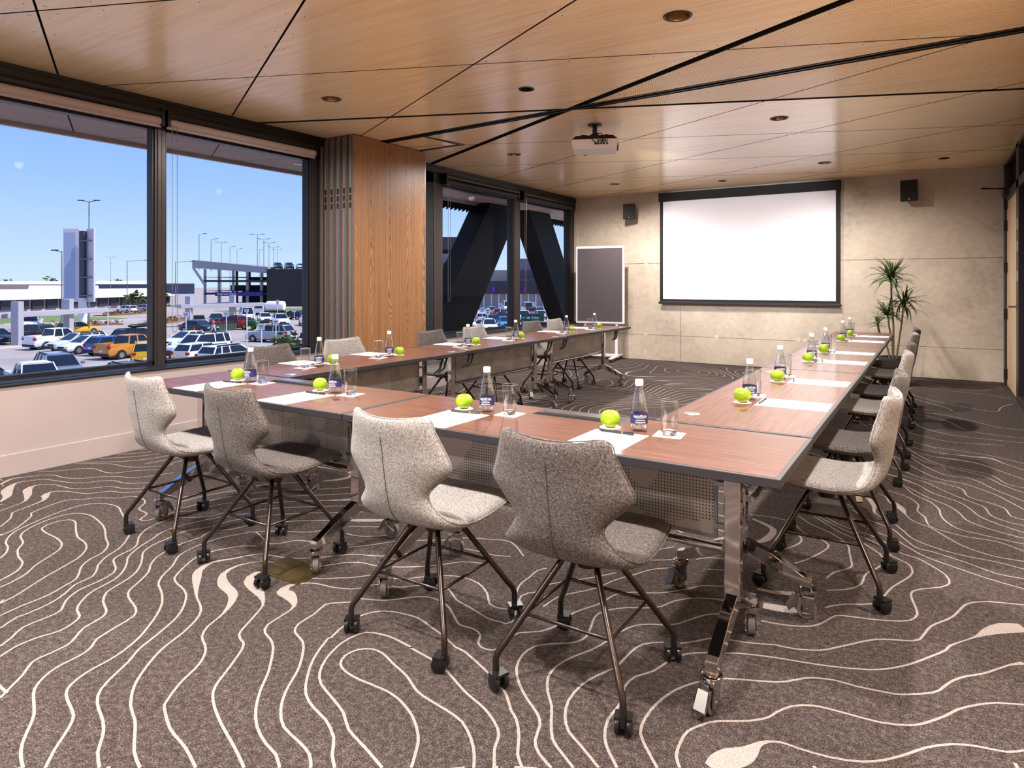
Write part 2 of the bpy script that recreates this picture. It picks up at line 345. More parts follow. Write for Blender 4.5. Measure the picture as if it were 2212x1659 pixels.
# ---- carpet pattern: pale tufted lines
CARPET_LINES = """
-3134,1127 -3157,1187 -3199,1252 -3255,1340 -3305,1434 -3358,1521 -3435,1584 -3516,1616 -3628,1633 -3756,1682 -3868,1729 -3928,1728 -3956,1683 -3941,1622 -3905,1587 -3822,1573 -3700,1569 -3596,1548 -3529,1507 -3483,1448 -3419,1361 -3356,1303 -3317,1235 -3301,1187
-3019,1086 -3040,1170 -3050,1256 -3089,1341 -3120,1399 -3195,1447 -3239,1476 -3289,1534 -3313,1596 -3390,1662 -3492,1701 -3629,1762 -3758,1799 -3920,1822 -4021,1786 -4031,1687 -3984,1576 -3918,1503 -3851,1473 -3773,1453 -3695,1401 -3599,1367 -3501,1346 -3420,1290 -3378,1215
-2908,1046 -2953,1118 -2948,1131 -2965,1229 -3009,1306 -3064,1370 -3085,1448 -3156,1501 -3190,1522 -3253,1587 -3321,1690 -3482,1818 -3616,1869 -3807,1937 -3938,1978 -4070,1954 -4127,1875 -4106,1747 -4041,1598 -3971,1488 -3862,1413 -3768,1388 -3696,1352 -3649,1312
-2764,994 -2796,1041 -2845,1095 -2854,1191 -2871,1234 -2939,1280 -2994,1352 -3012,1442 -3045,1515 -3098,1551 -3172,1578 -3212,1613 -3245,1705 -3298,1755 -3368,1798 -3444,1880 -3477,1978 -3473,2053 -3386,2119 -3333,2174 -3325,2289 -3310,2437
-2687,966 -2717,1028 -2717,1100 -2702,1157 -2728,1220 -2761,1250 -2819,1266 -2877,1307 -2934,1377 -2977,1491 -3051,1567 -3118,1612 -3166,1642 -3235,1727 -3284,1816 -3331,1895 -3339,1986 -3320,2078 -3280,2187 -3177,2339
-2417,869 -2459,915 -2500,962 -2558,1012 -2565,1056 -2573,1124 -2603,1164 -2648,1211 -2682,1300 -2734,1332 -2803,1355 -2875,1403 -2904,1459 -2948,1549 -3019,1617 -3099,1670 -3161,1709 -3207,1779 -3231,1886 -3246,1968 -3198,2066 -3179,2188 -3114,2292
-2018,777 -2071,792 -2129,818 -2186,856 -2244,892 -2326,923 -2383,949 -2428,993 -2455,1045 -2465,1120 -2489,1165 -2528,1202 -2556,1280 -2585,1362 -2646,1399 -2757,1430 -2816,1465 -2859,1526 -2926,1605 -2991,1649 -3053,1715 -3086,1789 -3106,1877 -3103,1967 -3136,2038 -3067,2111 -3040,2216
-1969,808 -2024,853 -2094,921 -2140,952 -2203,969 -2268,988 -2308,1018 -2339,1080 -2357,1180 -2401,1274 -2450,1337 -2514,1408 -2594,1476 -2694,1530 -2767,1559 -2830,1610 -2895,1695 -2979,1778 -3013,1885 -3011,2008 -2967,2108 -2925,2154 -2733,2097 -2664,2194 -2578,2222
-1849,885 -1915,912 -1976,955 -2039,985 -2138,1017 -2202,1057 -2252,1128 -2285,1185 -2334,1246 -2373,1329 -2443,1453 -2542,1544 -2625,1587 -2740,1615 -2797,1659 -2879,1779 -2898,1837 -2880,1920 -2826,2008 -2770,2040
-1759,942 -1831,965 -1905,1006 -1966,1038 -2041,1065 -2131,1123 -2202,1198 -2266,1289 -2315,1404 -2375,1496 -2438,1542 -2523,1579 -2602,1626,20 -2692,1685,38 -2749,1731,34 -2780,1813,22 -2738,1885,14 -2688,1979 -2636,2004 -2540,2026 -2467,2065 -2422,2101 -2360,2164 -2297,2227 -2191,2271 -2109,2339 -2066,2430
-1636,1021 -1732,1050 -1840,1071 -1945,1114 -1971,1136 -2023,1207 -2072,1305 -2137,1371 -2226,1413 -2274,1469 -2304,1541 -2356,1617,24 -2427,1676,40 -2535,1707,46 -2626,1768,26 -2649,1852,14 -2615,1925 -2557,1962 -2383,2007 -2343,2032 -2292,2101 -2253,2148 -2190,2181 -2119,2189 -2023,2236 -1939,2297 -1880,2356 -1811,2437 -1712,2471
-1528,1089 -1613,1121 -1752,1168 -1857,1215 -1915,1261 -1969,1347 -2031,1439 -2067,1469 -2127,1495 -2195,1610 -2239,1680 -2301,1721,24 -2382,1754,50 -2472,1786,44 -2515,1852,24 -2461,1901 -2257,1951 -2175,2007 -2116,2052 -2069,2109 -2018,2128 -1936,2147 -1884,2200 -1788,2281 -1719,2305 -1631,2295 -1545,2238 -1487,2170 -1423,2166 -1402,2202 -1471,2365 -1477,2459 -1482,2538 -1459,2581
-1449,1139 -1500,1166 -1562,1180 -1639,1210 -1713,1261 -1779,1327 -1842,1404 -1945,1502 -2006,1535 -2054,1551 -2095,1593 -2116,1715 -2150,1759,26 -2226,1792,56 -2271,1800,50 -2290,1850,24 -2254,1899 -2204,1924 -2125,1936 -2047,1965 -2011,2009 -1985,2057 -1892,2084 -1833,2141 -1751,2193 -1685,2173 -1623,2129 -1536,2105 -1432,2075 -1381,2077 -1337,2100 -1417,2296 -1385,2352 -1379,2430 -1347,2482 -1293,2549 -1244,2607 -1178,2704
-1380,1183 -1423,1215 -1487,1233 -1574,1251 -1646,1298 -1707,1366 -1774,1471 -1862,1564 -1913,1594 -1969,1614 -2004,1661 -2011,1738 -2034,1816 -2006,1851 -1955,1895 -1953,1925 -1857,1971 -1767,2064 -1707,2087 -1624,2071 -1536,2009 -1491,1978 -1430,1982 -1383,1959 -1363,1917 -1333,1896 -1292,1901 -1282,1929 -1288,1983 -1274,2048 -1212,2101 -1177,2187 -1178,2264 -1158,2324 -1119,2410 -1099,2510 -1063,2557 -1022,2583 -960,2616 -905,2670 -857,2731 -819,2784 -739,2827
-1327,1217 -1371,1248 -1420,1298 -1497,1337 -1567,1355 -1641,1387 -1705,1446 -1775,1534 -1831,1646 -1827,1658 -1844,1713 -1854,1786 -1845,1849 -1804,1902 -1735,1925 -1655,1933 -1580,1911 -1493,1884 -1414,1849 -1369,1843 -1253,1795 -1178,1759 -1117,1720 -1062,1663 -1026,1636 -981,1577 -948,1517 -911,1482
-1222,1284 -1310,1313 -1410,1344 -1476,1387 -1566,1421 -1643,1449 -1695,1490 -1736,1551 -1763,1627 -1768,1686 -1747,1751 -1682,1773 -1628,1775 -1536,1763 -1545,1761 -1443,1746 -1377,1731 -1308,1699 -1224,1659 -1137,1629 -1075,1593 -1034,1555 -1013,1502 -973,1442
-1158,1325 -1193,1388 -1223,1429 -1293,1485 -1390,1526 -1465,1534 -1553,1531 -1622,1537 -1673,1559 -1698,1604 -1688,1653 -1650,1682 -1596,1682 -1530,1657 -1443,1628 -1362,1585 -1299,1571 -1224,1560 -1154,1543 -1089,1498 -1047,1454 -1019,1413
-847,1523 -902,1552 -936,1590 -956,1651 -988,1692 -1051,1736 -1115,1792 -1165,1858 -1188,1933 -1179,2003 -1135,2049 -1080,2093 -1057,2139 -1060,2184 -1075,2242 -1090,2304 -1078,2364 -1013,2438 -954,2471 -905,2518 -877,2587 -826,2648 -766,2684 -702,2704,24
-798,1554 -845,1583 -897,1620 -936,1682 -971,1747 -1014,1800 -1049,1863 -1058,1934 -1038,2012 -1000,2095 -981,2169 -972,2231 -940,2318 -898,2360 -834,2395 -802,2431 -760,2509 -729,2555 -689,2585
-742,1590 -817,1638 -875,1674 -914,1726 -940,1799 -941,1888 -922,1959 -894,2023 -886,2064 -881,2150 -865,2217 -811,2268 -757,2294 -710,2342 -679,2380 -614,2412 -569,2423 -492,2454 -474,2465 -416,2472 -332,2512 -267,2586 -172,2697 -59,2758 -33,2811 -6,2913 60,3033 110,3184 163,3243 214,3270 303,3301
-701,1616 -743,1658 -778,1706 -801,1780 -801,1874 -822,1950 -815,2020 -776,2083 -746,2189 -709,2247 -654,2290 -605,2317 -551,2347 -476,2374 -422,2389 -326,2414 -234,2447 -151,2491 -74,2571 -9,2671 36,2746 52,2794 123,2900 177,2986,46 230,3047,70 283,3080,60
-612,1672 -653,1716 -699,1774 -712,1843 -707,1928 -684,2017 -649,2082 -625,2112 -570,2165 -515,2193 -446,2225 -402,2252 -350,2308 -315,2330 -265,2348 -206,2349 -129,2363 -82,2378 -1,2441 26,2489 47,2538 86,2596 140,2651 215,2755 257,2794,20
-562,1704 -585,1743 -592,1803 -589,1856 -561,1908 -531,1943 -452,1996 -409,2041 -393,2079 -359,2135 -311,2169 -260,2181 -192,2186 -127,2194 -64,2220 -23,2256 31,2331 63,2386 113,2443 163,2485 231,2518
-493,1748,40 -478,1781,66 -456,1813,76 -435,1839,66 -420,1869,44 -409,1903,22 -391,1930,12 -355,1950 -312,1950 -233,1959 -159,1987 -108,2028 -60,2084 -16,2142 44,2196 103,2223 169,2239 209,2273
-548,2612 -486,2623 -431,2642 -379,2675 -347,2729 -316,2805 -270,2828 -207,2846 -132,2877 -75,2918 -52,2985 -62,3063 -76,3141 -73,3196 -38,3246 25,3306 58,3369 45,3457 -2,3527 -62,3596 -130,3622 -175,3684 -217,3761 -306,3815 -399,3861 -468,3929 -541,4000 -638,3987
-358,2854 -310,2915 -208,2987 -173,3073 -147,3190 -86,3358 -79,3439 -100,3505 -164,3565 -235,3692 -331,3768 -427,3843 -535,3956
-374,3018 -295,3082 -258,3161 -248,3285 -202,3408 -201,3525 -234,3591 -325,3702 -400,3755 -492,3868 -553,3945
-389,3142 -369,3223 -312,3322 -321,3414 -334,3492 -356,3606 -444,3727 -538,3795 -624,3900
-533,3230 -483,3328 -429,3503 -442,3569 -476,3606 -513,3622 -568,3668 -636,3777 -738,3803 -847,3781
-653,3289 -577,3427 -550,3530 -579,3620
-745,3377,20 -702,3462,40 -703,3624,30 -828,3723,15
319,3473 207,3508 95,3565 -27,3635 -107,3727 -164,3805 -283,3892 -387,4050
330,3593 235,3593 121,3663 -2,3721 -65,3735 -121,3832 -182,3957 -293,4040 -386,4173
341,3714 245,3741 100,3750 -2,3793 -83,3856 -142,3982 -193,4081 -272,4172 -287,4312,26 -338,4469,26 -407,4481
350,3817 240,3814 129,3877 52,3982 -14,4085 -89,4147 -127,4239 -155,4345,40 -204,4444,40 -241,4530 -313,4600
364,3963 264,4038 134,4034 -2,4092 -31,4184 -38,4249 -75,4346 -74,4474 -132,4600 -235,4679
374,4070 216,4106 110,4142 56,4239 33,4342 28,4436 -15,4564 -101,4677 -174,4872 -302,4973
382,4162 275,4206 197,4263 149,4322 123,4423 72,4541 -35,4662 -138,4832
391,4258 284,4340 211,4431 180,4533 123,4653 -3,4768 -78,4902 -172,5005,26 -311,5126
402,4382 343,4400 270,4469 244,4624 186,4693 63,4840 -37,4992 -183,5101
412,4489 359,4525 340,4660 279,4725 178,4797 151,4955 66,5025 -74,5101 -188,5241,18 -324,5345
431,4693 375,4813 311,4939 169,5091 32,5135 -115,5362 -289,5747
447,4872 330,5039 208,5247 69,5261 -80,5500 -183,5815
465,5066 372,5189 283,5362 145,5452 -42,5564 -167,5825
477,5193 395,5235 320,5421 182,5495 -3,5589 -171,5961
497,5414 366,5593 265,5720,18 114,5766,26 -3,5775 -151,5880
523,5693 431,5806 351,5937,26 236,5927,18 -3,5929 -173,6055
541,5896 319,6045 -3,6115
-4981,1792,18 -5065,1885,20 -5030,1969 -4978,2049 -4911,2076 -4801,2084 -4698,2135 -4638,2213 -4533,2292 -4437,2316 -4367,2407 -4316,2535
-4586,1649 -4675,1717,40 -4806,1765,60 -4930,1853,22 -4926,1929 -4860,2001 -4703,2041 -4589,2085 -4493,2214 -4332,2240 -4227,2330
-4411,1586 -4472,1722 -4595,1793,38 -4725,1844,46 -4776,1908,14 -4709,1971 -4608,1987 -4496,2003 -4416,2073 -4357,2147 -4217,2180 -4126,2274
-4117,1481 -4222,1566 -4317,1612 -4345,1673 -4416,1806,18 -4495,1844,44 -4547,1897,16 -4493,1950 -4331,2000 -4254,2103 -4164,2125 -4062,2225
-3975,1430 -4031,1526 -4167,1643 -4220,1663 -4268,1757 -4297,1877 -4233,1923 -4204,1986 -4093,2049 -4039,2122 -3933,2127 -3855,2091 -3783,2020 -3669,2003 -3611,1934 -3560,1956 -3563,2093 -3490,2184 -3469,2313 -3364,2477
-5132,2287 -4902,2415 -4723,2442 -4588,2528 -4509,2648
-5116,2058 -5019,2136 -4948,2248 -4845,2296 -4724,2291 -4636,2321 -4588,2410 -4463,2540
-3655,2113 -3590,2177 -3581,2313 -3542,2438 -3475,2559
-3699,2214 -3697,2314 -3670,2408 -3621,2532
-2932,2159 -2838,2228 -2715,2287 -2654,2355
-2586,2466 -2426,2557
-2524,2391 -2436,2401 -2323,2482
-2377,2274 -2307,2352 -2242,2445 -2146,2523 -2049,2585 -1979,2665 -1873,2714 -1756,2745 -1616,2638
-1925,2553 -1839,2567 -1734,2570 -1663,2600
-1296,2264 -1285,2368 -1240,2444 -1191,2518 -1150,2640 -1105,2723 -1060,2814 -1001,2873 -952,2903
-1114,2900 -999,2980
-1133,3009 -1058,3122
-924,3032 -880,3083 -807,3107
-849,2955 -776,2988
-568,2741,50 -487,2755,56 -414,2790,30
-619,2876,18 -535,2888,34 -445,2933,34
"""

def catmull(P, closed=False, step=.02):
    out = []
    n = len(P)
    for i in range(n-1):
        p0 = P[max(i-1,0)]; p1 = P[i]; p2 = P[i+1]; p3 = P[min(i+2,n-1)]
        m = max(2, int(math.dist(p1[:2], p2[:2])/step))
        for k in range(m):
            t = k/m
            out.append(tuple(.5*((2*p1[j])+(-p0[j]+p2[j])*t+(2*p0[j]-5*p1[j]+4*p2[j]-p3[j])*t*t+(-p0[j]+3*p1[j]-3*p2[j]+p3[j])*t**3) for j in range(3)))
    out.append(P[-1]); return out
def ribbon(mb, P, z):
    vs = []
    for i, p in enumerate(P):
        a = P[max(i-1,0)]; b = P[min(i+1,len(P)-1)]
        dx, dy = b[0]-a[0], b[1]-a[1]; L = math.hypot(dx,dy) or 1
        wv = max(p[2], .006)/2
        vs += [(p[0]-dy/L*wv, p[1]+dx/L*wv, z), (p[0]+dy/L*wv, p[1]-dx/L*wv, z)]
    mb.add(vs, [(2*i+1, 2*i+3, 2*i+2, 2*i) for i in range(len(P)-1)])
cl = MB(); zc = .0006
for ln_ in CARPET_LINES.strip().split('\n'):
    P = []
    for tkn in ln_.split():
        q = [int(a) for a in tkn.split(',')]
        P.append((q[0]/1000, q[1]/1000, (q[2] if len(q) > 2 else 8.5)/1000))
    ribbon(cl, catmull(P, step=.03), zc); zc += .00001
# the rest of the floor: contour lines of a smooth height field
TR = [(-5.59,2.01),(-4.21,2.89),(-3.02,2.25),(-1.89,2.97),(-1.63,2.98),(-.83,3.49),(-.9,4.25),(-.34,5.74),(.61,6.6),(.9,6.6),(.2,2.19),(-2.07,.74)]
def inside(x, y, poly):
    r = False; n = len(poly)
    for i in range(n):
        x1,y1 = poly[i]; x2,y2 = poly[(i+1)%n]
        if (y1 > y) != (y2 > y) and x < (x2-x1)*(y-y1)/(y2-y1)+x1: r = not r
    return r
def field(x, y):
    x2 = x+.35*sin(1.3*y+.4)+.18*sin(3.1*y+1.7*x); y2 = y+.4*sin(1.1*x+.6)+.15*sin(3.7*x-1.2*y)
    return (3.2*sin(.55*x2+.9)*cos(.45*y2-.2)+1.1*sin(1.25*x2-.8*y2)+.9*cos(1.5*y2+.6*x2)+.35*sin(3.3*x2+1.9*y2)+.55*y2)
gs = .05; gx0, gy0 = -5.13, YB+.05
nx_ = int((XR+.0-gx0)/gs); ny_ = int((YF-.02-gy0)/gs)
F = [[field(gx0+i*gs, gy0+j*gs)*3.1 for j in range(ny_+1)] for i in range(nx_+1)]
for i in range(nx_):
    for j in range(ny_):
        cx_, cy_ = gx0+(i+.5)*gs, gy0+(j+.5)*gs
        if inside(cx_, cy_, TR): continue
        q = [F[i][j], F[i+1][j], F[i+1][j+1], F[i][j+1]]
        co = [(gx0+i*gs,gy0+j*gs),(gx0+(i+1)*gs,gy0+j*gs),(gx0+(i+1)*gs,gy0+(j+1)*gs),(gx0+i*gs,gy0+(j+1)*gs)]
        for lv in range(math.ceil(min(q)), math.floor(max(q))+1):
            pt = []
            for a in range(4):
                b = (a+1) % 4
                if (q[a]-lv)*(q[b]-lv) < 0:
                    t = (lv-q[a])/(q[b]-q[a]); pt.append((co[a][0]+(co[b][0]-co[a][0])*t, co[a][1]+(co[b][1]-co[a][1])*t))
            if len(pt) == 2:
                wd = .0095+.03*max(0, sin(1.7*cx_+2.3*cy_)-.9)*10*(lv % 3 == 0)
                ribbon(cl, [(pt[0][0],pt[0][1],wd),(pt[1][0],pt[1][1],wd)], .0005)
tag(cl.build('carpet_pattern', MAT['carpet_line'], floor), kind='stuff')

# ---- ceiling: diagonal plywood panels with open joints
nA = (-sin(GA), cos(GA)); GB = radians(-27.3); nB = (-sin(GB), cos(GB))
LA = [3.17+1.2855*k for k in range(-6, 7)]; LB = [-.43+1.2505*k for k in range(-4, 9)]
T1, T2 = LA[8], LB[7]
t3 = radians(-2.79); n3 = (-sin(t3), cos(t3)); T3 = n3[0]*-2.61+n3[1]*5.115
def clip(poly, n, off, keep):   # keep=-1: n.p<=off ; +1: n.p>=off
    out = []
    for i in range(len(poly)):
        a = poly[i]; b = poly[(i+1) % len(poly)]
        da = (n[0]*a[0]+n[1]*a[1]-off)*keep; db = (n[0]*b[0]+n[1]*b[1]-off)*keep
        if da >= 0: out.append(a)
        if (da > 0) != (db > 0) and abs(da-db) > 1e-9:
            t = da/(da-db); out.append((a[0]+(b[0]-a[0])*t, a[1]+(b[1]-a[1])*t))
    return out
def split(polys, n, off, gap, test=None):
    r = []
    for p in polys:
        if test and not test(p): r.append(p); continue
        for k_ in (-1, 1):
            q = clip(p, n, off+k_*gap/2, k_)
            if len(q) > 2: r.append(q)
    return r
def cen(p): return (sum(a[0] for a in p)/len(p), sum(a[1] for a in p)/len(p))
def dA(p): c_ = cen(p); return nA[0]*c_[0]+nA[1]*c_[1]
def dB(p): c_ = cen(p); return nB[0]*c_[0]+nB[1]*c_[1]
wedge = lambda p: (dA(p) < T1 and dB(p) > T2) or (dA(p) > T1 and dB(p) < T2)
polys = [[(-5.36,YB),(XR,YB),(XR,YF),(-5.36,YF)]]
for o_ in LA: polys = split(polys, nA, o_, .055 if o_ == T1 else .013)
for o_ in LB: polys = split(polys, nB, o_, .075 if o_ == T2 else .013)
polys = split(polys, n3, T3, .13, wedge)
def area(p): return abs(sum(p[i][0]*p[(i+1)%len(p)][1]-p[(i+1)%len(p)][0]*p[i][1] for i in range(len(p))))/2
polys = [p for p in polys if area(p) > .0015]
LAMPS = [(-1.22,3.66),(-4.16,3.78),(-4.14,6.55),(-1.19,6.42),(-1.15,9.08),(-4.08,9.31)]
LAMPS_ADDED = [(-1.2,.9),(-4.15,1.0),(-1.2,-1.7),(-4.15,-1.7),(.3,3.5),(.3,.9),(-2.65,.9),(-2.65,-1.7)]  # extra downlights added out of frame to brighten the room and soften shadows
SPEAKERS_C = [(-2.67,4.40),(-2.62,9.87),(.11,9.53)]
RAD = {}
for p in LAMPS+LAMPS_ADDED: RAD[p] = .066
for p in SPEAKERS_C: RAD[p] = .05
ceiling = struct(MB().box(-5.5, 3.0, YB, YF, 2.93, 3.0).build('ceiling', MAT['blackmatt']))
def panel_mesh(p, holes, mat):
    bm = bmesh.new(); edges = []
    def loop(pts):
        vs = [bm.verts.new((x, y, H)) for x, y in pts]
        return [bm.edges.new((vs[i], vs[(i+1) % len(vs)])) for i in range(len(vs))]
    edges += loop(p)
    for (hx, hy), r in holes: edges += loop([(hx+r*cos(2*pi*k/24), hy+r*sin(2*pi*k/24)) for k in range(24)])
    bmesh.ops.triangle_fill(bm, use_beauty=True, edges=edges)
    bmesh.ops.recalc_face_normals(bm, faces=bm.faces)
    for f_ in bm.faces:
        if f_.normal.z > 0: f_.normal_flip()
    g = bmesh.ops.extrude_face_region(bm, geom=bm.faces[:])
    for v_ in g['geom']:
        if isinstance(v_, bmesh.types.BMVert): v_.co.z += .03
    bmesh.ops.recalc_face_normals(bm, faces=bm.faces)
    for f_ in bm.faces:
        if abs(f_.normal.z) < .5: f_.material_index = 1
    me = bpy.data.meshes.new('ceiling_panel'); bm.to_mesh(me); bm.free(); me.materials.append(mat); me.materials.append(MAT['blackmatt']); return me
scr = MB()
for p in polys:
    holes = [(c_, r_) for c_, r_ in RAD.items() if inside(c_[0], c_[1], p)]
    pf = wedge(p) and not (dA(p) > T1 and cen(p)[0] < -4.05)
    o = inst('ceiling_panel', panel_mesh(p, holes, MAT['perf'] if pf else MAT['ply']), ceiling)
    # rows of screw heads along the panel edges
    if area(p) > .12:
        c_ = cen(p)
        for i in range(len(p)):
            a = p[i]; b = p[(i+1) % len(p)]; L = math.dist(a, b)
            if L < .35: continue
            ux, uy = (b[0]-a[0])/L, (b[1]-a[1])/L; px, py = -uy, ux
            if (c_[0]-a[0])*px+(c_[1]-a[1])*py < 0: px, py = -px, -py
            m = max(2, round((L-.16)/.28))
            for k in range(m+1):
                t = .08+(L-.16)*k/m
                x_, y_ = a[0]+ux*t+px*.045, a[1]+uy*t+py*.045
                if inside(x_, y_, p): scr.cyl((x_,y_,H-.0012), (x_,y_,H+.001), .0042, n=6)
tag(scr.build('screw_heads', MAT['frame'], ceiling), kind='stuff')
# operable-wall track in the widest joint, and the triangular service hatch trim by the pier
def on3(t, d): return (-2.61+t*cos(t3)-n3[0]*-d, 5.115+t*sin(t3)+n3[1]*d)
trk = MB()
for d0 in (-.032, .032):
    a = on3(-2.3, d0); b = on3(3.3, d0)
    trk.bar((a[0],a[1],H+.012), (b[0],b[1],H+.012), .018, .02)
trk.build('track_rail', MAT['black'], ceiling)
ht = MB()
for k_ in (0, .035):
    A_ = (-4.42+k_*.2, 5.20+k_*1.4); B_ = (-4.30-k_*1.6, 5.79-k_*.7); C_ = (-4.92, 5.80-k_*.9)
    for a, b in ((A_, B_), (B_, C_)): ht.bar((a[0],a[1],H-.002), (b[0],b[1],H-.002), .016, .006)
ht.build('hatch_trim', MAT['black'], ceiling)

# ---- far wall: board-marked concrete lifts with recessed joints and tie holes
wall_far = struct(MB().box(-5.5, 3.2, YF, YF+.3, -.25, 3.0).build('wall_far', MAT['concrete']))
xs = [-5.45, -3.47, -1.09, XR+.1]; zs = [0, .42, 1.61, H+.02]
for i in range(3):
    for j in range(3):
        MB().box(xs[i]+.003, xs[i+1]-.003, YF-.012, YF+.01, zs[j]+.003, zs[j+1]-.003).build('concrete_panel', MAT['concrete'], wall_far, bevel=.002)
MAT['hole'] = M('tie_hole_plug', (206,194,178), .7)
for (x_, z_) in ((-4.06,1.60),(-4.07,.43),(-2.89,.435),(-1.69,.437),(-1.60,.437),(-4.07,.14),(-.19,.415),(-2.9,1.6)):
    MB().lathe([(.012,-.004),(.018,-.001),(.026,0),(.030,.002)], 16).xf(Matrix.Translation((x_,YF-.0125,z_)) @ Matrix.Rotation(pi/2,4,'X')).build('tie_hole', MAT['hole'], wall_far)

# ---- left wall: parapet, skirting, sill, window frames
wall_left = struct(MB().box(-5.5, XP, YB, YF, -.25, .592).build('wall_left', MAT['plaster']))
struct(MB().box(XP, XP+.012, YB, YF, .0, .147).build('baseboard_left', MAT['plaster'], bevel=.003))
sill = struct(MB().box(-5.5, XP+.012, YB, YF, .592, .606).box(-5.36, XP-.06, YB, YF, .606, .612).build('trim_1', MAT['black'], bevel=.003))
pier = struct(MB().box(-5.5, -5.37, 4.69, 6.57, .0, H).build('wall_pier', MAT['blackmatt']))
struct(MB().box(-5.5, -5.32, 10.50, YF, 0, H).build('wall_nib', MAT['concrete']))
hd = MB().box(-5.5, -5.345, YB, YF, 2.69, H+.03).box(-5.5, -5.37, YB, YF, 2.56, 2.69)
head = struct(hd.build('trim_2', MAT['black']))
MB().box(-5.345, -5.335, YB, YF, 2.752, 2.762).box(-5.345,-5.337,YB,YF,2.70,2.706).build('pelmet_rib', MAT['black'], head)
WIN = [(-2.9,-2.0),(-1.88,-.35),(-.23,1.3),(1.42,3.0),(3.09,4.60),(6.77,8.49),(8.68,10.33)]
for i, (a, b) in enumerate(WIN):
    wn = struct(empty(f'window_{i+1}', (XG, (a+b)/2, .606))); hw = (b-a)/2
    fr = MB(); zt = 2.565-.606
    for s_ in (-1, 1): fr.box(-.045, .03, s_*hw-.014, s_*hw+.014, 0, zt)
    fr.box(-.045, .03, -hw, hw, 0, .03); fr.box(-.045, .03, -hw, hw, zt-.03, zt)
    fr.build('window_frame', MAT['black'], wn)
    MB().box(-.004, .004, -hw+.02, hw-.02, .02, zt-.02).build('pane', MAT['pane'], wn)
for (a, b) in ((-2.0,-1.88),(-.35,-.23),(1.3,1.42),(3.0,3.09),(4.60,4.70),(6.56,6.77),(8.49,8.68),(10.33,10.50)):
    struct(MB().box(-5.5, -5.378, a, b, .606, 2.565).box(-5.38,-5.37,a+.02,b-.02,.606,2.565).build('mullion', MAT['frame'], bevel=.003))

# ---- right side: corridor partition with a timber door
struct(MB().box(XR, XR+.1, YB, 6.4, 0, H+.1).build('wall_right', MAT['doorwood']))
fr = MB()
for (a, b) in ((6.4,6.5),(7.6,7.7),(8.80,9.02),(10.36,10.57)): fr.box(XR, XR+.09, a, b, 0, H+.1)
fr.box(XR, XR+.09, 6.4, YF, 2.30, 2.40); fr.box(XR, XR+.09, 6.4, YF, 2.74, H+.1); fr.box(XR, XR+.09, 6.4, 8.8, 0, .08)
part_ = struct(fr.build('trim_3', MAT['frame'], bevel=.003))
MB().box(XR+.04, XR+.05, 7.7, 8.80, .08, 2.3).build('pane', MAT['pane'], part_)
MB().box(XR+.04, XR+.05, 6.5, 7.6, .08, 2.3).build('pane', MAT['pane'], part_)
MB().box(XR+.04, XR+.05, 6.5, 10.36, 2.4, 2.74).build('pane', MAT['pane'], part_)
for z_ in (1.86, 1.62, 1.30): MB().box(XR-.002, XR, 8.88, 8.92, z_, z_+.11).build('sign_plate', MAT['white'], part_)
door = struct(empty('door_1', (XR, 9.7, 0)))
MB().box(.02, .06, -.67, .65, .005, 2.295).build('door_leaf', MAT['doorwood'], door, bevel=.002)
for z_ in (.08, .83, 1.41, 1.93, 2.2): MB().box(-.018, .03, .56, .60, z_, z_+.13).build('hinge', MAT['black'], door, bevel=.002)
hdl = MB().cyl((.02,-.6,1.02), (-.06,-.6,1.02), .011).tube([(-.055,-.6,1.02),(-.06,-.55,1.02),(-.06,-.46,1.02)], .01).cyl((.02,-.6,1.02),(.005,-.6,1.02),.028)
hdl.build('door_handle', MAT['steel'], door, smooth=40)
dc = MB().box(-.05, .02, .1, .38, 2.33, 2.40).bar((-.03,.2,2.42),(-.27,.16,2.425),.02,.012).bar((-.26,.16,2.435),(-.02,.42,2.435),.02,.012)
dc.build('door_closer', MAT['black'], door, bevel=.002)
# ================================================================== ROLLER BLINDS
MAT['blindl'] = M('pinkish_grey_blind', (176,160,158), .6); MAT['blindd'] = M('dark_blind', (40,38,42), .6); MAT['chain'] = M('ball_chain', (140,130,120), .3, metal=.8)
BL = ['window far behind', 'window behind', 'window beside', 'leftmost visible window', 'wide window left of the timber pier', 'window right of the timber pier', 'window beside the concrete wall']
for i, (a, b) in enumerate(WIN[3:], 3):
    t = empty('roller_blind', (-5.325, (a+b)/2, 2.60), 0, ('pale' if i < 5 else 'black')+' rolled-up roller blind over the '+BL[i], 'blind', 'roller blinds')
    hw = (b-a)/2+.02
    MB().cyl((0,-hw,0), (0,hw,0), .034, n=16).build('blind_roll', MAT['blindl'] if i < 5 else MAT['blindd'], t, smooth=40)
    MB().box(-.006, .006, -hw, hw, -.052, -.03).build('hem_bar', MAT['blindl'] if i < 5 else MAT['blindd'], t)
    MB().cyl((.012,-hw,.062), (.012,hw,.062), .03, n=16).build('valance_tube', MAT['black'], t, smooth=40)
    for s_ in (-1, 1): MB().box(-.03, .04, s_*hw-.012, s_*hw+.012, -.04, .1).build('bracket', MAT['black'], t)
    y_ = -hw+.07 if i != 4 else hw-.05; y_ = -hw+.05
    lo = 1.72 if i < 5 else 1.55
    ch = MB().tube([(.03,y_-.022,.09),(.03,y_-.022,-lo+.02),(.03,y_-.012,-lo),(.03,y_,-lo-.005),(.03,y_+.012,-lo),(.03,y_+.022,-lo+.02),(.03,y_+.022,.09)], .0022, n=5)
    ch.build('blind_chain', MAT['chain'], t)
